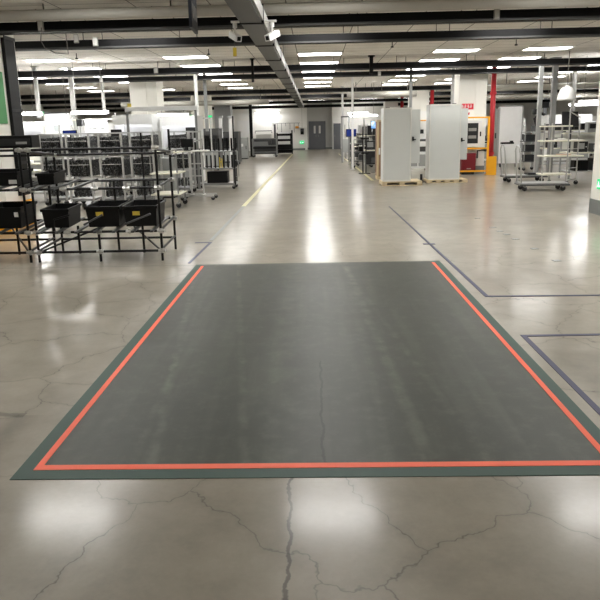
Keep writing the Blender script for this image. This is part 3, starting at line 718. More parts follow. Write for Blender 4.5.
# left zone, from far left towards the aisle
bench(-6.78, 15.9, .9, .7, 'white topped bench just left of the feeder carts', h=.73, up=None)
bench(-8.3, 19.3, 1.5, .8, 'bench with screen and grey panel under the far left bright lamp', up=1.95, shelf2=1.5)
tube_lamp(-8.35, 19.0, 2.16, 1.2, 'bright tube lamp at the far left above the coloured screen')
tube_lamp(-8.2, 20.9, 1.92, 1.2, 'bright tube lamp behind the far left bench, lower of the two')
mn = monitor(-8.72, 18.9, 1.62, .42, .40, M_screens, 'screen showing blue and green pictures at far left', z_base=.786)
tag(B(-.12, .12, -.1, .1, 0, .1, bevel=.01).build('label_printer', M_machine, loc=(-8.3, 18.95, .787)), 'small white printer on the far left bench', 'printer')
gp = thing('grey_enclosure', 'plain grey enclosure standing beside the far left bench', 'enclosure', (-7.3, 18.2, 0))
B(-.2, .2, -.2, .2, .06, 1.62, bevel=.01).build('body', M_grey, gp); B(-.22, .22, -.22, .22, 0, .06).build('plinth', M_dark, gp); B(.16, .18, -.215, -.2, .7, .95).build('handle', M_dark, gp)
wc = thing('tall_cabinet', 'tall white control cabinet behind the left benches', 'cabinet', (-8.5, 22.2, 0))
B(-.42, .42, -.3, .3, .05, 2.28, bevel=.012).build('body', M_machine, wc); B(-.40, .40, -.315, -.3, .12, 2.2).build('door', M_white, wc)
B(-.1, .12, -.32, -.315, 1.7, 2.0).build('window_panel', M_glass, wc); B(.3, .34, -.34, -.315, 1.0, 1.2).build('handle', M_dark, wc); B(-.43, .43, -.31, .31, 2.28, 2.31).build('top_cap', M_dark, wc)
bench(-6.52, 19.4, 1.3, .8, 'bench behind the feeder carts with a white notice screen', up=2.2, shelf2=2.0, back=False)
sc = thing('notice_screen', 'white screen with a dark text line behind the feeder carts', 'screen', (-6.38, 19.45, 1.62))
B(-.33, .33, -.03, .03, 0, .40).build('housing', M_white, sc); B(-.31, .31, -.036, -.03, .02, .38).build('display', M_screenw, sc)
MB().box(-.24, .02, -.040, -.036, .10, .14).box(.05, .25, -.040, -.036, .10, .135).build('text_line', M_dark, sc)
MB().cyl((0, .04, -.834), (0, .04, .2), .02, 8).build('stand_pole', M_charcoal, sc)
tube_lamp(-6.42, 19.1, 2.16, 1.1, 'bright tube lamp hanging over the white notice screen')
bs = thing('light_bar', 'blue lit display bar left of the white notice screen', 'display', (-6.93, 18.75, 1.60))
B(-.2, .2, -.03, .03, 0, .11).build('housing', M_blackplastic, bs); B(-.18, .18, -.036, -.03, .02, .09).build('display', M_screenb, bs); MB().cyl((0, .02, -1.6), (0, .02, .05), .02, 8).build('stand_pole', M_charcoal, bs)
db = thing('speaker_box', 'small dark box on a stalk beside the white notice screen', 'box', (-6.78, 19.2, 1.82))
B(-.08, .08, -.06, .06, 0, .2).build('housing', M_dark, db); MB().cyl((0, .0, -1.034), (0, .0, .0), .015, 8).build('stalk', M_alu, db)
mk = monitor(-4.84, 16.2, 1.44, .26, .25, M_dark, 'black monitor on a stand above the feeder carts', z_base=0.0)
machine(-5.2, 19.5, 1.15, 1.0, 2.05, 'white machine with a brightly lit hood under the gantry', lit=True)
machine(-3.95, 19.9, 1.1, 1.0, 2.0, 'white machine right of the lit hood, under the gantry end', lit=True)
machine(-6.6, 23.8, 1.5, 1.1, 1.9, 'white machine behind the notice screen bench', lit=True)
machine(-4.75, 23.4, 1.2, 1.1, 1.75, 'white machine beside the white drop pole', tower=True)
machine(-10.6, 24.2, 1.8, 1.2, 2.0, 'white machine at the far left behind the bright lamp', lit=True, tower=True)
machine(-4.6, 28.0, 1.3, 1.1, 1.65, 'grey machine behind the pin trolley', m=M_charcoal)
machine(-8.4, 28.5, 2.0, 1.2, 1.9, 'white machine deep in the left bay')
machine(-11.2, 31, 2.0, 1.2, 1.9, 'white machine deepest at far left', lit=True)
machine(-4.3, 32.0, 1.4, 1.2, 1.5, 'grey machine before the grey pillar', m=M_charcoal)
# overhead gantry of aluminium
ga = thing('overhead_gantry', 'aluminium gantry beam over the white machines', 'gantry', (-4.14, 18.2, 0))
MB().box(-1.0, .98, -.06, .06, 2.17, 2.29).build('beam', M_machine, ga)
for x in (-.96, .92): B(x - .03, x + .03, -.03, .03, 0, 2.17).build('post', M_steel, ga)
for x in (-.96, .92): B(x - .08, x + .08, -.08, .07, 0.0, .03).build('foot_plate', M_alu, ga)
tl = thing('bench_lamp', 'tube lamp fixed under the gantry beam', 'lamp', (-3.85, 18.2, 2.04))
B(-.45, .45, -.06, .06, .04, .09).build('housing', M_white, tl); MB().cyl((-.42, 0, .03), (.42, 0, .03), .025, 10).build('tube', M_tube, tl)
for x in (-.3, .3): B(x - .01, x + .01, -.01, .01, .09, .129).build('bracket', M_steel, tl)
tag(B(-.05, .05, -.02, .02, 0, .09).build('yellow_label_box', M_labely, loc=(-5.02, 18.2, 2.291)), 'small yellow box at the left end of the gantry', 'box')
gi = thing('green_indicator', 'green indicator lamp on a thin bracket beside the drop poles', 'indicator', (-3.40, 21.9, 0))
B(-.06, .06, -.04, .04, 2.04, 2.11).build('lamp', M_exit, gi); B(-.02, .02, -.02, .02, 0, 2.04).build('post', M_alu, gi); B(-.5, -.02, -.015, .015, 2.0, 2.04).build('arm', M_alu, gi); B(-.15, .15, -.15, .15, 0, .02).build('base', M_alu, gi)
gc = thing('grey_cabinet', 'low grey cabinet behind the mobile stand', 'cabinet', (-3.72, 16.35, 0))
B(-.25, .25, -.25, .25, .04, .98, bevel=.01).build('body', M_grey, gc); B(-.23, -.01, -.262, -.25, .1, .92).build('door', M_grey, gc); B(.01, .23, -.262, -.25, .1, .92).build('door', M_grey, gc); B(-.24, .24, -.24, .24, 0, .04).build('plinth', M_dark, gc)
for k, (x, y, z, s, lb) in enumerate(((-3.35, 19.0, 1.25, .22, 'x'),)):
    pass
dm = monitor(-3.48, 18.9, 1.42, .34, .30, M_dark, 'black monitor at the right end of the gantry', z_base=0.0)
# frames beyond the pin trolley
for k, (x, y) in enumerate(((-4.15, 29.6), (-3.75, 29.9))):
    t = thing('signal_tower', f'slim white upright beyond the pin trolley, {"left" if k == 0 else "right"} of two', 'tower', (x, y, 0))
    B(-.07, .07, -.07, .07, 0, 2.15).build('column_body', M_machine, t); B(-.1, .1, -.1, .1, 2.15, 2.25).build('cap', M_grey, t); B(-.2, .2, -.2, .2, 0, .03).build('base', M_grey, t)

# far back-left group -----------------------------------------------
fc = thing('grey_cabinet', 'grey cabinet with a white paper near the back wall', 'cabinet', (-4.18, 38.2, 0))
B(-.36, .36, -.3, .3, .05, 1.2, bevel=.012).build('body', M_grey, fc); B(-.05, .11, -.306, -.3, .7, .86).build('paper_note', M_white, fc); B(-.33, .33, -.28, .28, 0, .05).build('plinth', M_dark, fc); B(.25, .29, -.32, -.3, .55, .75).build('handle', M_dark, fc)
fm = thing('transfer_machine', 'grey framed machine with white hood near the back wall', 'machine', (-3.0, 40.3, 0))
for x in (-.72, .72):
    for y in (-.4, .4): B(x - .03, x + .03, y - .03, y + .03, .12, 1.1).build('post', M_steel, fm)
for z in (.28, .66, 1.06):
    for y in (-.4, .4): B(-.74, .74, y - .02, y + .02, z, z + .05).build('rail', M_steel, fm)
B(-.7, .7, -.37, .37, .5, .62).build('tray', M_dark, fm); B(-.5, .4, -.3, .3, .80, 1.0).build('drive_unit', M_charcoal, fm)
B(-.5, .4, -.3, .3, 1.12, 1.34, bevel=.03).build('hood', M_wallgrey, fm); B(-.69, .69, .30, .34, .15, 1.05).build('back_panel', M_charcoal, fm); B(-.66, .2, -.36, -.1, .68, .92).build('gearbox', M_steel, fm)
MB().tube([(-.55, -.2, 1.42), (-.55, -.2, 1.55), (.45, -.2, 1.55), (.45, -.2, 1.42)], .02, 6).build('handle', M_dark, fm)
for x in (-.68, .68):
    for y in (-.36, .36): caster(x, y, fm, .06)
wr = thing('shelf_rack', 'black rack with white shelf boxes near the back wall', 'rack', (-1.98, 44.6, 0))
for x in (-.5, .5):
    for y in (-.35, .35): B(x - .03, x + .03, y - .03, y + .03, 0, 1.55 if x > 0 else 1.4).build('post', M_black, wr)
for z in (.25, .60, .95, 1.3): B(-.5, .5, -.35, .35, z, z + .04).build('shelf', M_black, wr)
B(-.47, .47, .32, .345, .05, 1.36).build('back_panel', M_black, wr)
for k, z in enumerate((.64, .99, 1.34)):
    tag(B(-.42, .38, -.3, .25, 0, .2 if k < 2 else .1).build('white_carton', M_machine, loc=(-2.0, 44.55, z + .001)), f'white box on the {["lower", "middle", "top"][k]} shelf of the black back rack', 'box', 'boxes on the black back rack')
wp = thing('tall_post', 'tall grey post between the grey machine and black rack', 'post', (-2.5, 42.5, 0))
B(-.06, .06, -.06, .06, 0, 1.95).build('shaft', M_charcoal, wp); B(-.15, .15, -.15, .15, 0, .03).build('base', M_charcoal, wp)
rk = thing('cable_hooks', 'row of thin cables hung along the back wall', 'cables', (-2.2, YB - .001, 1.45))
B(-1.1, 1.1, -.03, 0, .62, .66).build('rail', M_grey, rk)
for k in range(7): MB().cyl((-1.0 + .33 * k, -.03, .62), (-1.0 + .33 * k, -.03, .62 - .2 - .25 * (k % 3)), .015, 5).build('cable', M_charcoal, rk)
tube_lamp(-3.6, 51.5, 2.85, 1.8, 'tube lamp glowing against the back wall left of door')
tube_lamp(3.4, 51.5, 2.7, 1.6, 'tube lamp glowing against the white wall right of the aisle')

# right aisle benches -------------------------------------------------
bench(2.55, 25.4, 1.3, .8, 'bench beside the aisle carrying a row of dark bins', up=1.95, shelf2=1.30, back=False, top=M_shelfwhite)
parts_bin_row(2.12, 25.55, 1.325, 5, 'dark upright bin on the aisle bench shelf', step=.2, h=.36, w=.16, d=.22)
monitor(2.24, 24.2, 1.55, .38, .30, M_screens, 'monitor showing a bright sky picture beside the crate', z_base=0.0)
monitor(1.68, 30.2, 1.22, .46, .34, M_screenb, 'blue lit monitor on a stand by the yellow line', z_base=0.0)
tube_lamp(2.3, 30.9, 2.12, 1.3, 'bright tube lamp over the grey bench behind the blue monitor')
bench(2.4, 30.8, 1.2, .8, 'grey bench behind the blue lit monitor', up=1.8, shelf2=1.3)
bench(2.3, 36.0, 1.3, .8, 'grey bench farthest along the right of the aisle', up=1.8, shelf2=1.3)
fr = thing('upright_stand', 'grey upright stand beside the blue lit monitor', 'stand', (1.45, 31.4, 0))
for x in (-.14, .2): B(x - .04, x + .04, -.04, .04, 0, 2.1).build('upright', M_steel, fr)
B(-.18, .6, -.05, .05, 2.1, 2.16).build('top_bar', M_charcoal, fr); B(-.1, .16, -.03, .03, .5, 1.1).build('panel', M_grey, fr)
bk = thing('black_stand', 'thin black pole stand at the edge of the aisle bench', 'stand', (1.78, 23.6, 0))
for x in (-.05, .06): MB().cyl((x, 0, .02), (x, 0, 1.65), .022, 8).build('pole', M_black, bk)
B(-.2, .2, -.2, .2, 0, .025).build('base', M_black, bk); B(-.14, .16, -.05, .05, 1.2, 1.26).build('crossbar', M_black, bk); B(-.12, .14, -.1, .1, .7, .76).build('bracket', M_black, bk)
for k, (x, w, h, lb) in enumerate(((2.15, .36, .34, 'dark boxy instrument on the aisle bench top, left'), (2.6, .4, .26, 'dark boxy instrument on the aisle bench top, middle'), (3.0, .3, .4, 'dark boxy instrument on the aisle bench top, right'))):
    t = thing('test_instrument', lb, 'instrument', (x, 25.25, .786), 0, 'instruments on the aisle bench')
    B(-w / 2, w / 2, -.15, .15, 0, h, bevel=.008).build('housing', M_dark if k != 1 else M_charcoal, t); B(-w / 2 + .03, w / 2 - .1, -.157, -.15, h * .3, h * .85).build('display', M_steel, t)
for k, (x, y, lb) in enumerate(((2.15, 28.9, 'dark shelf trolley just behind the parts trolley by the aisle'), (2.0, 33.2, 'dark shelf trolley far along the yellow line'))):
    t_ = shelf_trolley('parts_trolley', x, y, .6, .8, (.2, .55, .9, 1.2), 1.35, lb, M_dark, M_black)
    for j, z in enumerate((.231, .581, .931)):
        tag(B(-.22, .22, -.28, .28, 0, .24, bevel=.01).build('parts_box', M_blackplastic if j % 2 else M_charcoal, loc=(x, y, z)), f'dark box on the {["bottom", "second", "third"][j]} shelf of the {"nearer" if k == 0 else "farther"} dark aisle trolley', 'box', 'boxes on the dark aisle trolleys')
dk = thing('equipment_unit', 'dark boxed equipment under the aisle bench', 'equipment', (2.55, 25.0, 0.0))
B(-.58, .58, -.02, .6, .25, .73, bevel=.01).build('housing', M_dark, dk); B(-.4, .4, -.03, -.02, .3, .5).build('grille', M_charcoal, dk)
for x in (-.3, 0, .3): MB().cyl((x, .1, .246), (x, .1, .26), .03, 6).build('foot', M_black, dk)
machine(3.15, 29.2, 1.2, .9, 1.35, 'dark low machine behind the aisle bench', m=M_dark)
rs = shelf_trolley('parts_trolley', 2.0, 27.6, .8, .6, (.25, .6, .95), 1.15, 'grey parts trolley behind the black stand by the aisle', M_charcoal, M_steel)
bt = thing('blue_panel', 'narrow blue panel standing left of the brown crate', 'panel', (2.22, 22.8, 0))
B(-.06, .06, -.03, .03, .02, 1.5).build('panel_face', mat('blue_grey_panel', rgb(120, 136, 170), .5), bt); B(-.12, .12, -.15, .15, 0, .02).build('base', M_charcoal, bt)

# grey cabinets on pallets -------------------------------------------
def pallet(x0, x1, y0, y1, label, h=.12, blocks=3):
    t = thing('wooden_pallet', label, 'pallet', ((x0 + x1) / 2, (y0 + y1) / 2, 0), 0, 'pale wooden pallets under the grey cabinets')
    a, b_ = (x1 - x0) / 2, (y1 - y0) / 2
    B(-a, a, -b_, b_, h - .03, h).build('deck', M_wood, t)
    for k in range(blocks):
        xx = -a + (2 * a - .14) * k / (blocks - 1)
        B(xx, xx + .14, -b_, b_, .02, h - .03).build('stringer', M_wood, t)
    B(-a, a, -b_, -b_ + .1, 0, .02).build('bottom_board', M_wood, t); B(-a, a, b_ - .1, b_, 0, .02).build('bottom_board', M_wood, t)
    return t
pallet(1.88, 3.0, 18.35, 19.25, 'pale wooden pallet under the left grey cabinet')
def grey_cabinet(x0, x1, y0, y1, z0, h, door_w, label, dz0, dz1, hz):
    t = thing('electrical_cabinet', label, 'cabinet', ((x0 + x1) / 2, y0, z0), 0, 'tall grey electrical cabinets')
    w = (x1 - x0) / 2; D = y1 - y0
    B(-w, w, 0, D, 0, h, bevel=.008).build('body', M_cab, t)
    B(-w + .05, w - .05, -.008, 0, .05, h - .06).build('front_panel', M_cab, t)
    MB().box(-w, -w + .03, -.014, -.0, 0, h).box(w - .03, w, -.014, 0, 0, h).box(-w + .03, w - .03, -.014, 0, h - .04, h).box(-w + .03, w - .03, -.014, 0, 0, .03).build('edge_frame', M_cabedge, t)
    dr = B(w + .01, w + .01 + door_w, .25, .29, dz0, dz1).build('door', M_cab, t, 'side door standing open')
    B(w + .06, w + .10, .19, .25, hz, hz + .11).build('handle', M_blackplastic, dr); B(w + .10, w + .16, .19, .21, hz + .02, hz + .05).build('lever', M_blackplastic, dr)
    MB().box(-w + .1, -w + .2, D * .4, D * .6, h, h + .025).box(w - .2, w - .1, D * .4, D * .6, h, h + .025).build('lifting_eye', M_charcoal, t)
    return t
grey_cabinet(1.91, 2.68, 18.4, 19.05, .12, 2.0, .27, 'tall grey cabinet on a slotted pallet, left of the pair', .48, 1.95, 1.1)
pallet(3.25, 4.42, 19.05, 19.8, 'low pale wooden board under the right grey cabinet', h=.09, blocks=5)
grey_cabinet(3.30, 4.19, 19.1, 19.72, .09, 2.12, .24, 'tall grey cabinet on a low board, right of the pair, beside yellow frame', .55, 2.0, 1.06)
hv = thing('hydraulic_jack', 'small dark jack foot at the left base of the right cabinet', 'jack', (3.13, 19.35, 0))
MB().cyl((0, 0, 0), (0, 0, .08), .07, 10).cyl((0, 0, .08), (0, 0, .24), .035, 8).build('body', M_dark, hv); MB().tube([(0, 0, .05), (-.05, -.12, .06), (-.02, -.25, .02)], .012, 6).build('lever', M_dark, hv)
cr = thing('plywood_crate', 'tall brown plywood crate behind the left grey cabinet', 'crate', (2.25, 21.0, 0))
B(-.28, .35, -.35, .35, .1, 1.78).build('panel', M_ply, cr)
for x in (-.30, .33): MB().box(x, x + .05, -.38, -.34, .05, 1.82).build('batten', M_wood, cr)
MB().box(-.30, .38, -.38, .38, 1.78, 1.83).build('lid', M_wood, cr)
for x in (-.28, .0, .26): B(x, x + .1, -.35, .35, 0, .1).build('skid', M_wood, cr)
B(-.29, -.2, -.362, -.35, .78, .98).build('label_sticker', M_white, cr)
wm = thing('white_machine', 'white machine with dark window standing between the grey cabinets', 'machine', (3.75, 24.4, 0))
B(-.5, .5, -.4, .4, .12, 1.08, bevel=.01).build('base_cabinet', M_machine, wm); B(-.48, -.02, -.412, -.4, .2, .62).build('access_door', M_grey, wm); B(.02, .48, -.412, -.4, .2, .62).build('access_door', M_grey, wm); B(-.45, .45, -.41, -.4, .72, .9).build('slot_panel', M_charcoal, wm)
B(-.5, .5, .1, .4, 1.08, 2.15).build('back_tower', M_white, wm); B(-.1, .1, -.1, .1, 1.58, 1.72).build('camera_head', M_dark, wm); MB().cyl((0, 0, 1.09), (0, 0, 1.58), .03, 8).build('head_post', M_dark, wm); B(.1, .26, .06, .1, 1.35, 1.5).build('display', M_dark, wm); B(-.4, .4, -.35, .05, 1.08, 1.16).build('worktable', M_charcoal, wm)
B(-.45, .45, -.02, .02, 1.8, 1.84).build('yellow_bar', M_yellow, wm)
for x in (-.4, .4):
    for y in (-.3, .3): MB().cyl((x, y, 0), (x, y, .12), .04, 8).build('foot', M_dark, wm)

# yellow guard frame with panel -----------------------------------------
yf = thing('guard_frame', 'yellow tube frame in front of the column with red sign', 'guard frame', (5.24, 21.95, 0))
for x in (-.48, .48): B(x - .03, x + .03, -.03, .03, 0, 1.88).build('post', M_yellow, yf)
for z in (.10, .84, 1.83): B(-.45, .45, -.025, .025, z, z + .05).build('rail', M_yellow, yf)
for x in (-.48, .48): B(x - .07, x + .07, -.07, .07, 0, .02).build('foot_plate', M_yellow, yf)
ep = thing('switchboard', 'pale electrical panel box with dark window inside the yellow frame', 'electrical panel', (5.25, 22.38, .9))
B(-.33, .33, -.14, .2, 0, .86, bevel=.01).build('housing', M_white, ep); B(-.18, .2, -.15, -.14, .12, .78).build('window_pane', M_dark, ep)
for z in (.28, .52): B(-.12, .14, -.156, -.15, z, z + .1).build('breaker_row', M_ductside, ep)
B(.26, .30, -.16, -.14, .35, .5).build('handle', M_dark, ep)
rbx = thing('red_cabinet', 'dark red fire equipment box low inside the yellow frame', 'cabinet', (5.15, 22.3, 0))
B(-.24, .24, -.15, .2, .08, .70, bevel=.01).build('body', M_redbox, rbx); B(-.21, .21, -.162, -.15, .12, .66).build('door', M_redbox, rbx); B(-.06, .08, -.168, -.162, .18, .21).build('label_strip', M_ductside, rbx); B(-.2, .2, -.12, .18, 0, .08).build('plinth', M_dark, rbx)
dp = thing('pipe_bracket', 'dark bent bracket hanging below the electrical panel', 'bracket', (5.55, 22.45, .52))
MB().tube([(-.05, 0, 0), (-.05, 0, .25), (.12, 0, .27), (.28, 0, .27)], .03, 8).build('pipe', M_dark, dp)
B(.2, .28, 0.0, .15, .22, .33).build('wall_mount', M_dark, dp)
sg = thing('fire_sign', 'red sign with white lettering on the column beside the red pipe', 'sign', (5.12, 22.595, 2.13))
B(-.25, .23, -.012, 0, 0, .19).build('board', M_redsign, sg)
# blurred white characters of the sign: four blocky glyphs of strokes
for k in range(4):
    x = -.17 + .095 * k; b = MB()
    b.box(x, x + .065, -.016, -.012, .135, .147).box(x, x + .065, -.016, -.012, .09, .102).box(x + .026, x + .040, -.0165, -.012, .05, .16)
    if k % 2: b.box(x, x + .012, -.016, -.012, .05, .09)
    else: b.box(x + .053, x + .065, -.016, -.012, .05, .09)
    b.build('glyph', M_white, sg)
ss = thing('fire_symbol', 'small red symbol under the red sign on the column', 'sign', (5.2, 22.595, 1.93))
B(-.05, .05, -.008, 0, 0, .13).build('plate', M_white, ss); MB().box(-.02, .02, -.012, -.008, .02, .1).box(.02, .035, -.012, -.008, .07, .1).build('symbol', M_redsign, ss)

# white partition cabinet, platform trolleys ------------------------------
pcab = thing('white_partition', 'tall white panel cabinet behind the platform trolleys', 'cabinet', (7.55, 25.8, 0))
B(-.42, .42, -.02, .03, .14, 2.28).build('front_panel', M_machine, pcab); B(-.62, -.43, .04, .5, .14, 2.2).build('side_panel', M_ductside, pcab)
B(-.42, .42, .03, .5, .18, 2.2).build('body', M_grey, pcab); B(-.57, -.53, -.01, .04, 1.1, 1.3).build('handle', M_dark, pcab)
MB().box(-.46, -.42, -.025, .05, .1, 2.32).box(.42, .46, -.025, .05, .1, 2.32).box(-.46, .46, -.025, .05, 2.28, 2.32).build('frame', M_grey, pcab)
for x in (-.55, -.3, .3): MB().cyl((x, .1, 0), (x, .1, .18), .035, 8).build('foot', M_dark, pcab)
def platform_trolley(x, y, w, d, hz, label, rz=0.0):
    t = thing('platform_trolley', label, 'trolley', (x, y, 0), rz, 'platform trolleys on the floor')
    a, b_ = w / 2, d / 2
    B(-a, a, -b_, b_, .15, .20, bevel=.012).build('deck', M_steel, t); B(-a - .012, a + .012, -b_ - .012, b_ + .012, .135, .165).build('bumper', M_charcoal, t)
    pts = [(-a + .03, -b_ + .06, .19), (-a - .03, -b_ + .06, hz - .16)]
    for k in range(7):
        q = PI * k / 6; pts.append((-a - .04, -(b_ - .06) * math.cos(q), hz - .15 + .15 * math.sin(q)))
    pts += [(-a - .03, b_ - .06, hz - .16), (-a + .03, b_ - .06, .19)]
    MB().tube(pts, .02, 10).build('handle', M_alu, t, smooth=True)
    for sx in (-a + .12, a - .12):
        for sy in (-b_ + .09, b_ - .09): caster(sx, sy, t, .06)
    return t
platform_trolley(5.62, 16.35, 1.15, .62, 1.10, 'platform trolley with bare deck and hoop handle, nearest of two', rz=-.08)
platform_trolley(5.98, 18.95, 1.15, .62, 1.05, 'platform trolley behind the nearest, with a black pad on its handle', rz=-.05)
hp = thing('handle_pad', 'black padded scanner resting on the rear trolley handle', 'scanner', (5.40, 18.85, 1.073))
MB().box(-.12, .22, -.07, .07, 0, .05).box(.13, .20, -.05, .05, .05, .09).build('body', M_blackplastic, hp)
fb = box_thing('flat_case', 6.05, 6.5, 18.75, 19.1, .201, .25, M_dark, 'dark flat case lying on the rear platform trolley', 'case')

# white shelf trolley ------------------------------------------------------
st = thing('shelf_trolley', 'open trolley with four cream shelves at right', 'trolley', (6.5, 17.75, 0))
for (x, y, h) in ((-.42, -.05, 1.62), (.13, -.30, 1.95), (.50, -.02, 1.80), (-.10, .30, 1.62)): MB().cyl((x, y, .11), (x, y, h), .018, 10).build('post', M_alu, st)
for z, x0, x1 in ((1.52, -.44, .22), (1.14, -.47, .56), (.75, -.46, .56), (.27, -.46, .26)): B(x0, x1, -.30, .32, z, z + .035, bevel=.006).build('shelf', M_shelfwhite, st)
MB().cyl((.13, -.30, 1.9), (.50, -.02, 1.75), .014, 8).build('top_rail', M_alu, st)
for z in (.45, .95, 1.35): MB().cyl((.13, -.30, z), (.50, -.02, z), .010, 8).build('side_rail', M_alu, st)
for x, y in ((-.40, -.24), (.16, -.26), (.50, -.02), (-.10, .28)): caster(x, y, st, .055)
MB().tube([(.14, -.26, .13), (.35, -.12, .14), (.50, -.02, .12)], .02, 8).build('base_bar', M_alu, st)
tag(B(-.16, .16, -.12, .12, 0, .03, bevel=.005).build('flat_tray', mat('pinkish_tray', rgb(226, 200, 180), .5), loc=(6.62, 17.72, .787)), 'flat pinkish tray lying on the third cream shelf', 'tray')
tag(B(-.12, .12, -.1, .1, 0, .04, bevel=.005).build('flat_tray', M_white, loc=(6.5, 17.72, 1.177)), 'flat white tray lying on the second cream shelf', 'tray')

# right background benches ---------------------------------------------------
dl = thing('dome_lamp', 'white dome shaped lamp shade above the right benches', 'lamp', (7.16, 19.2, 2.24))
MB().lathe([(.05, .38), (.12, .36), (.19, .29), (.235, .18), (.26, .04), (.26, 0), (.245, .0), (.22, .17), (.175, .27), (.11, .34), (.04, .355)], seg=28).build('shade', M_white, dl, smooth=True)
MB().cyl((0, 0, .35), (0, 0, H - 2.26 - .002), .012, 6).build('hanger_rod', M_rod, dl)
MB().cyl((0, 0, .36), (0, 0, .42), .05, 10).build('cap', M_white, dl)
tube_lamp(8.75, 20.9, 2.2, 1.2, 'very bright tube lamp hanging over the right bench')
bench(8.2, 19.6, 1.7, .8, 'bench under the bright right tube lamp', up=1.75, shelf2=1.3)
vm = thing('black_screen', 'black tilted screen below the white dome lamp', 'monitor', (7.35, 19.2, 1.52))
B(-.26, .20, -.03, .03, 0, .42, mx=Matrix.Rotation(-.25, 4, 'X')).build('screen', M_dark, vm); MB().cyl((0, .03, -.734), (0, .03, .15), .025, 8).build('stand_pole', M_charcoal, vm)
gm = thing('grey_instrument', 'grey instrument on the upper shelf right of the black screen', 'instrument', (8.2, 19.83, 1.327))
B(-.17, .17, -.12, .12, 0, .3, bevel=.01).build('housing', M_grey, gm); B(-.12, .12, -.128, -.12, .12, .25).build('display', M_dark, gm)
for k, (x, z, w, h, lb) in enumerate(((7.75, .786, .3, .3, 'dark instrument on the right bench top, left end'), (8.2, .786, .34, .24, 'dark instrument on the right bench top, middle'), (8.65, .786, .26, .34, 'dark instrument on the right bench top, right end'))):
    t = thing('test_instrument', lb, 'instrument', (x, 19.45, z), 0, 'test instruments')
    B(-w / 2, w / 2, -.15, .15, 0, h, bevel=.008).build('housing', M_dark if k != 1 else M_charcoal, t); B(-w / 2 + .03, w / 2 - .1, -.157, -.15, h * .3, h * .85).build('display', M_grey, t); MB().cyl((w / 2 - .05, -.165, h * .5), (w / 2 - .05, -.15, h * .5), .02, 8).build('dial', M_alu, t)
for k, (x, w, h, m, lb) in enumerate(((7.75, .4, .3, M_blackplastic, 'black case under the right bench, left'), (8.3, .45, .36, M_dark, 'dark case under the right bench, middle'), (8.75, .3, .28, M_blackplastic, 'black case under the right bench, right'))):
    tag(B(-w / 2, w / 2, -.2, .2, 0, h, bevel=.01).build('storage_case', m, loc=(x, 19.5, .246)), lb, 'case', 'cases under the right bench')
ar = thing('robot_arm_unit', 'dark jointed equipment on a pale pedestal right of the white partition', 'equipment', (8.35, 25.0, 0))
B(-.16, .16, -.2, .2, 0, 1.3, bevel=.01).build('pedestal', M_grey, ar); B(-.2, .14, -.22, .22, 1.3, 1.55).build('upper_body', M_charcoal, ar)
MB().tube([(-.05, 0, 1.5), (-.15, 0, 1.8), (.0, 0, 2.0), (.2, 0, 1.95)], .06, 8).build('arm', M_dark, ar)
for k, z in enumerate((1.95, 2.18)): B(-.22 + .3 * k, .02 + .3 * k, -.1, .1, z, z + .2).build('camera_box', M_dark, ar)
bx2 = shelf_trolley('parts_trolley', 7.62, 23.7, .5, .5, (.3, .65, 1.0), 1.35, 'grey shelf trolley with dark boxes right of the white partition', M_charcoal, M_grey)
for k, z in enumerate((.331, .681, 1.031)): tag(B(-.18, .18, -.18, .18, 0, .22, bevel=.01).build('parts_box', M_dark, loc=(7.62, 23.68, z)), f'dark box on the {["bottom", "middle", "top"][k]} shelf of the grey trolley by the partition', 'box', 'boxes on the grey shelf trolley')
bench(9.2, 23.5, 2.6, .8, 'long bench at right behind the thick grey post', up=1.8, shelf2=1.35)
parts_bin_row(8.3, 23.72, 1.375, 8, 'dark bin on the upper shelf of the long right bench', step=.24, h=.22, w=.2, d=.2)
for k in range(5):
    x = 8.3 + .42 * k; hh = (.34, .22, .4, .28, .34)[k]
    t = thing('test_instrument', f'dark instrument on the long right bench, {["first", "second", "third", "fourth", "fifth"][k]} from the left', 'instrument', (x, 23.4, .786), 0, 'test instruments on the long bench')
    B(-.15, .15, -.16, .16, 0, hh, bevel=.008).build('housing', (M_dark, M_machine, M_dark, M_charcoal, M_dark)[k], t); B(-.1, .06, -.166, -.16, hh * .35, hh * .8).build('display', M_grey if k != 1 else M_dark, t)
machine(10.6, 28.5, 1.8, 1.2, 1.9, 'white machine behind the long right bench', lit=True)
machine(8.2, 29.5, 1.8, 1.2, 1.8, 'white machine beyond the white partition cabinet', lit=False, tower=True)
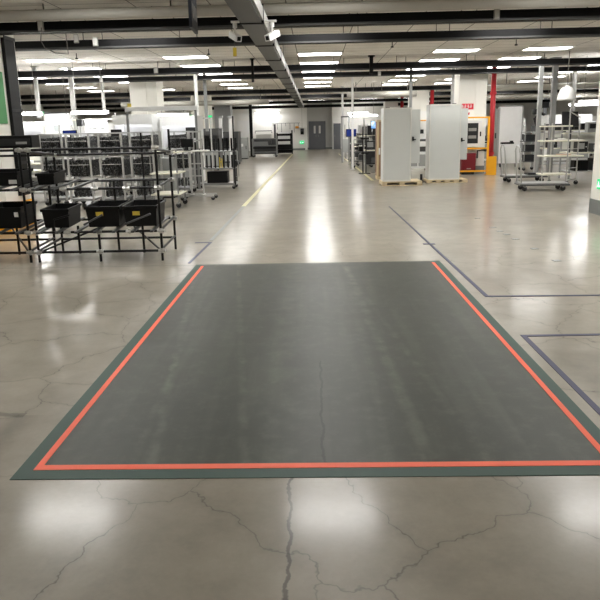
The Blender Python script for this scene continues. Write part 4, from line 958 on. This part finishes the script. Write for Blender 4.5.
machine(12.9, 34.0, 2.2, 1.2, 1.9, 'white machine deepest in the right bay', lit=True)
machine(8.0, 38.0, 2.2, 1.2, 1.9, 'white machine far behind the red fire pipe')
machine(3.4, 33.5, 1.4, 1.2, 1.7, 'white machine beyond the left grey cabinet')
machine(3.6, 40.5, 1.8, 1.2, 1.7, 'white machine far along the right of the aisle')
tube_lamp(11, 27.4, 2.3, 1.4, 'tube lamp hanging over the machine behind the long bench')
tube_lamp(-10.4, 23.3, 2.3, 1.6, 'tube lamp over the machine at far left')

# ------------------------------------------------------------------ camera, world
W = bpy.data.worlds.new('World'); bpy.context.scene.world = W; W.use_nodes = True
W.node_tree.nodes['Background'].inputs[0].default_value = (0.05, 0.05, 0.05, 1)
fpx, pcy = 650.0, 275.0
cam = bpy.data.cameras.new('Camera'); co = bpy.data.objects.new('Camera', cam); C.objects.link(co)
def nrm(v): return v.normalized()
A = nrm(Vector((14, 129 - pcy, fpx)))                       # aisle direction, in camera axes (x right, y down, z forward)
Bv = Vector((114, 129 - 2.15 - pcy, fpx)).normalized()
Xc = nrm(Bv - A * A.dot(Bv)); Zc = A.cross(Xc)
if Zc.y > 0: Zc = -Zc
R = Matrix((Xc, A, Zc))                                      # world = R @ cam
right = R @ Vector((1, 0, 0)); down = R @ Vector((0, 1, 0)); fwd = R @ Vector((0, 0, 1))
m4 = Matrix((right, -down, -fwd)).transposed().to_4x4()
m4.translation = Vector((0, 0, 1.6))
co.matrix_world = m4
cam.sensor_fit = 'HORIZONTAL'; cam.sensor_width = 36.0; cam.lens = fpx * 36.0 / 600.0
cam.shift_y = -(300.0 - pcy) / 600.0
cam.clip_start = 0.05; cam.clip_end = 200
S = bpy.context.scene
S.camera = co
S.view_settings.view_transform = 'Standard'; S.view_settings.look = 'None'
S.view_settings.gamma = 1.0; S.view_settings.use_curve_mapping = False
S.view_settings.exposure = 1.58
S.cycles.max_bounces = 8; S.cycles.diffuse_bounces = 4; S.cycles.glossy_bounces = 4
S.cycles.sample_clamp_indirect = 6.0
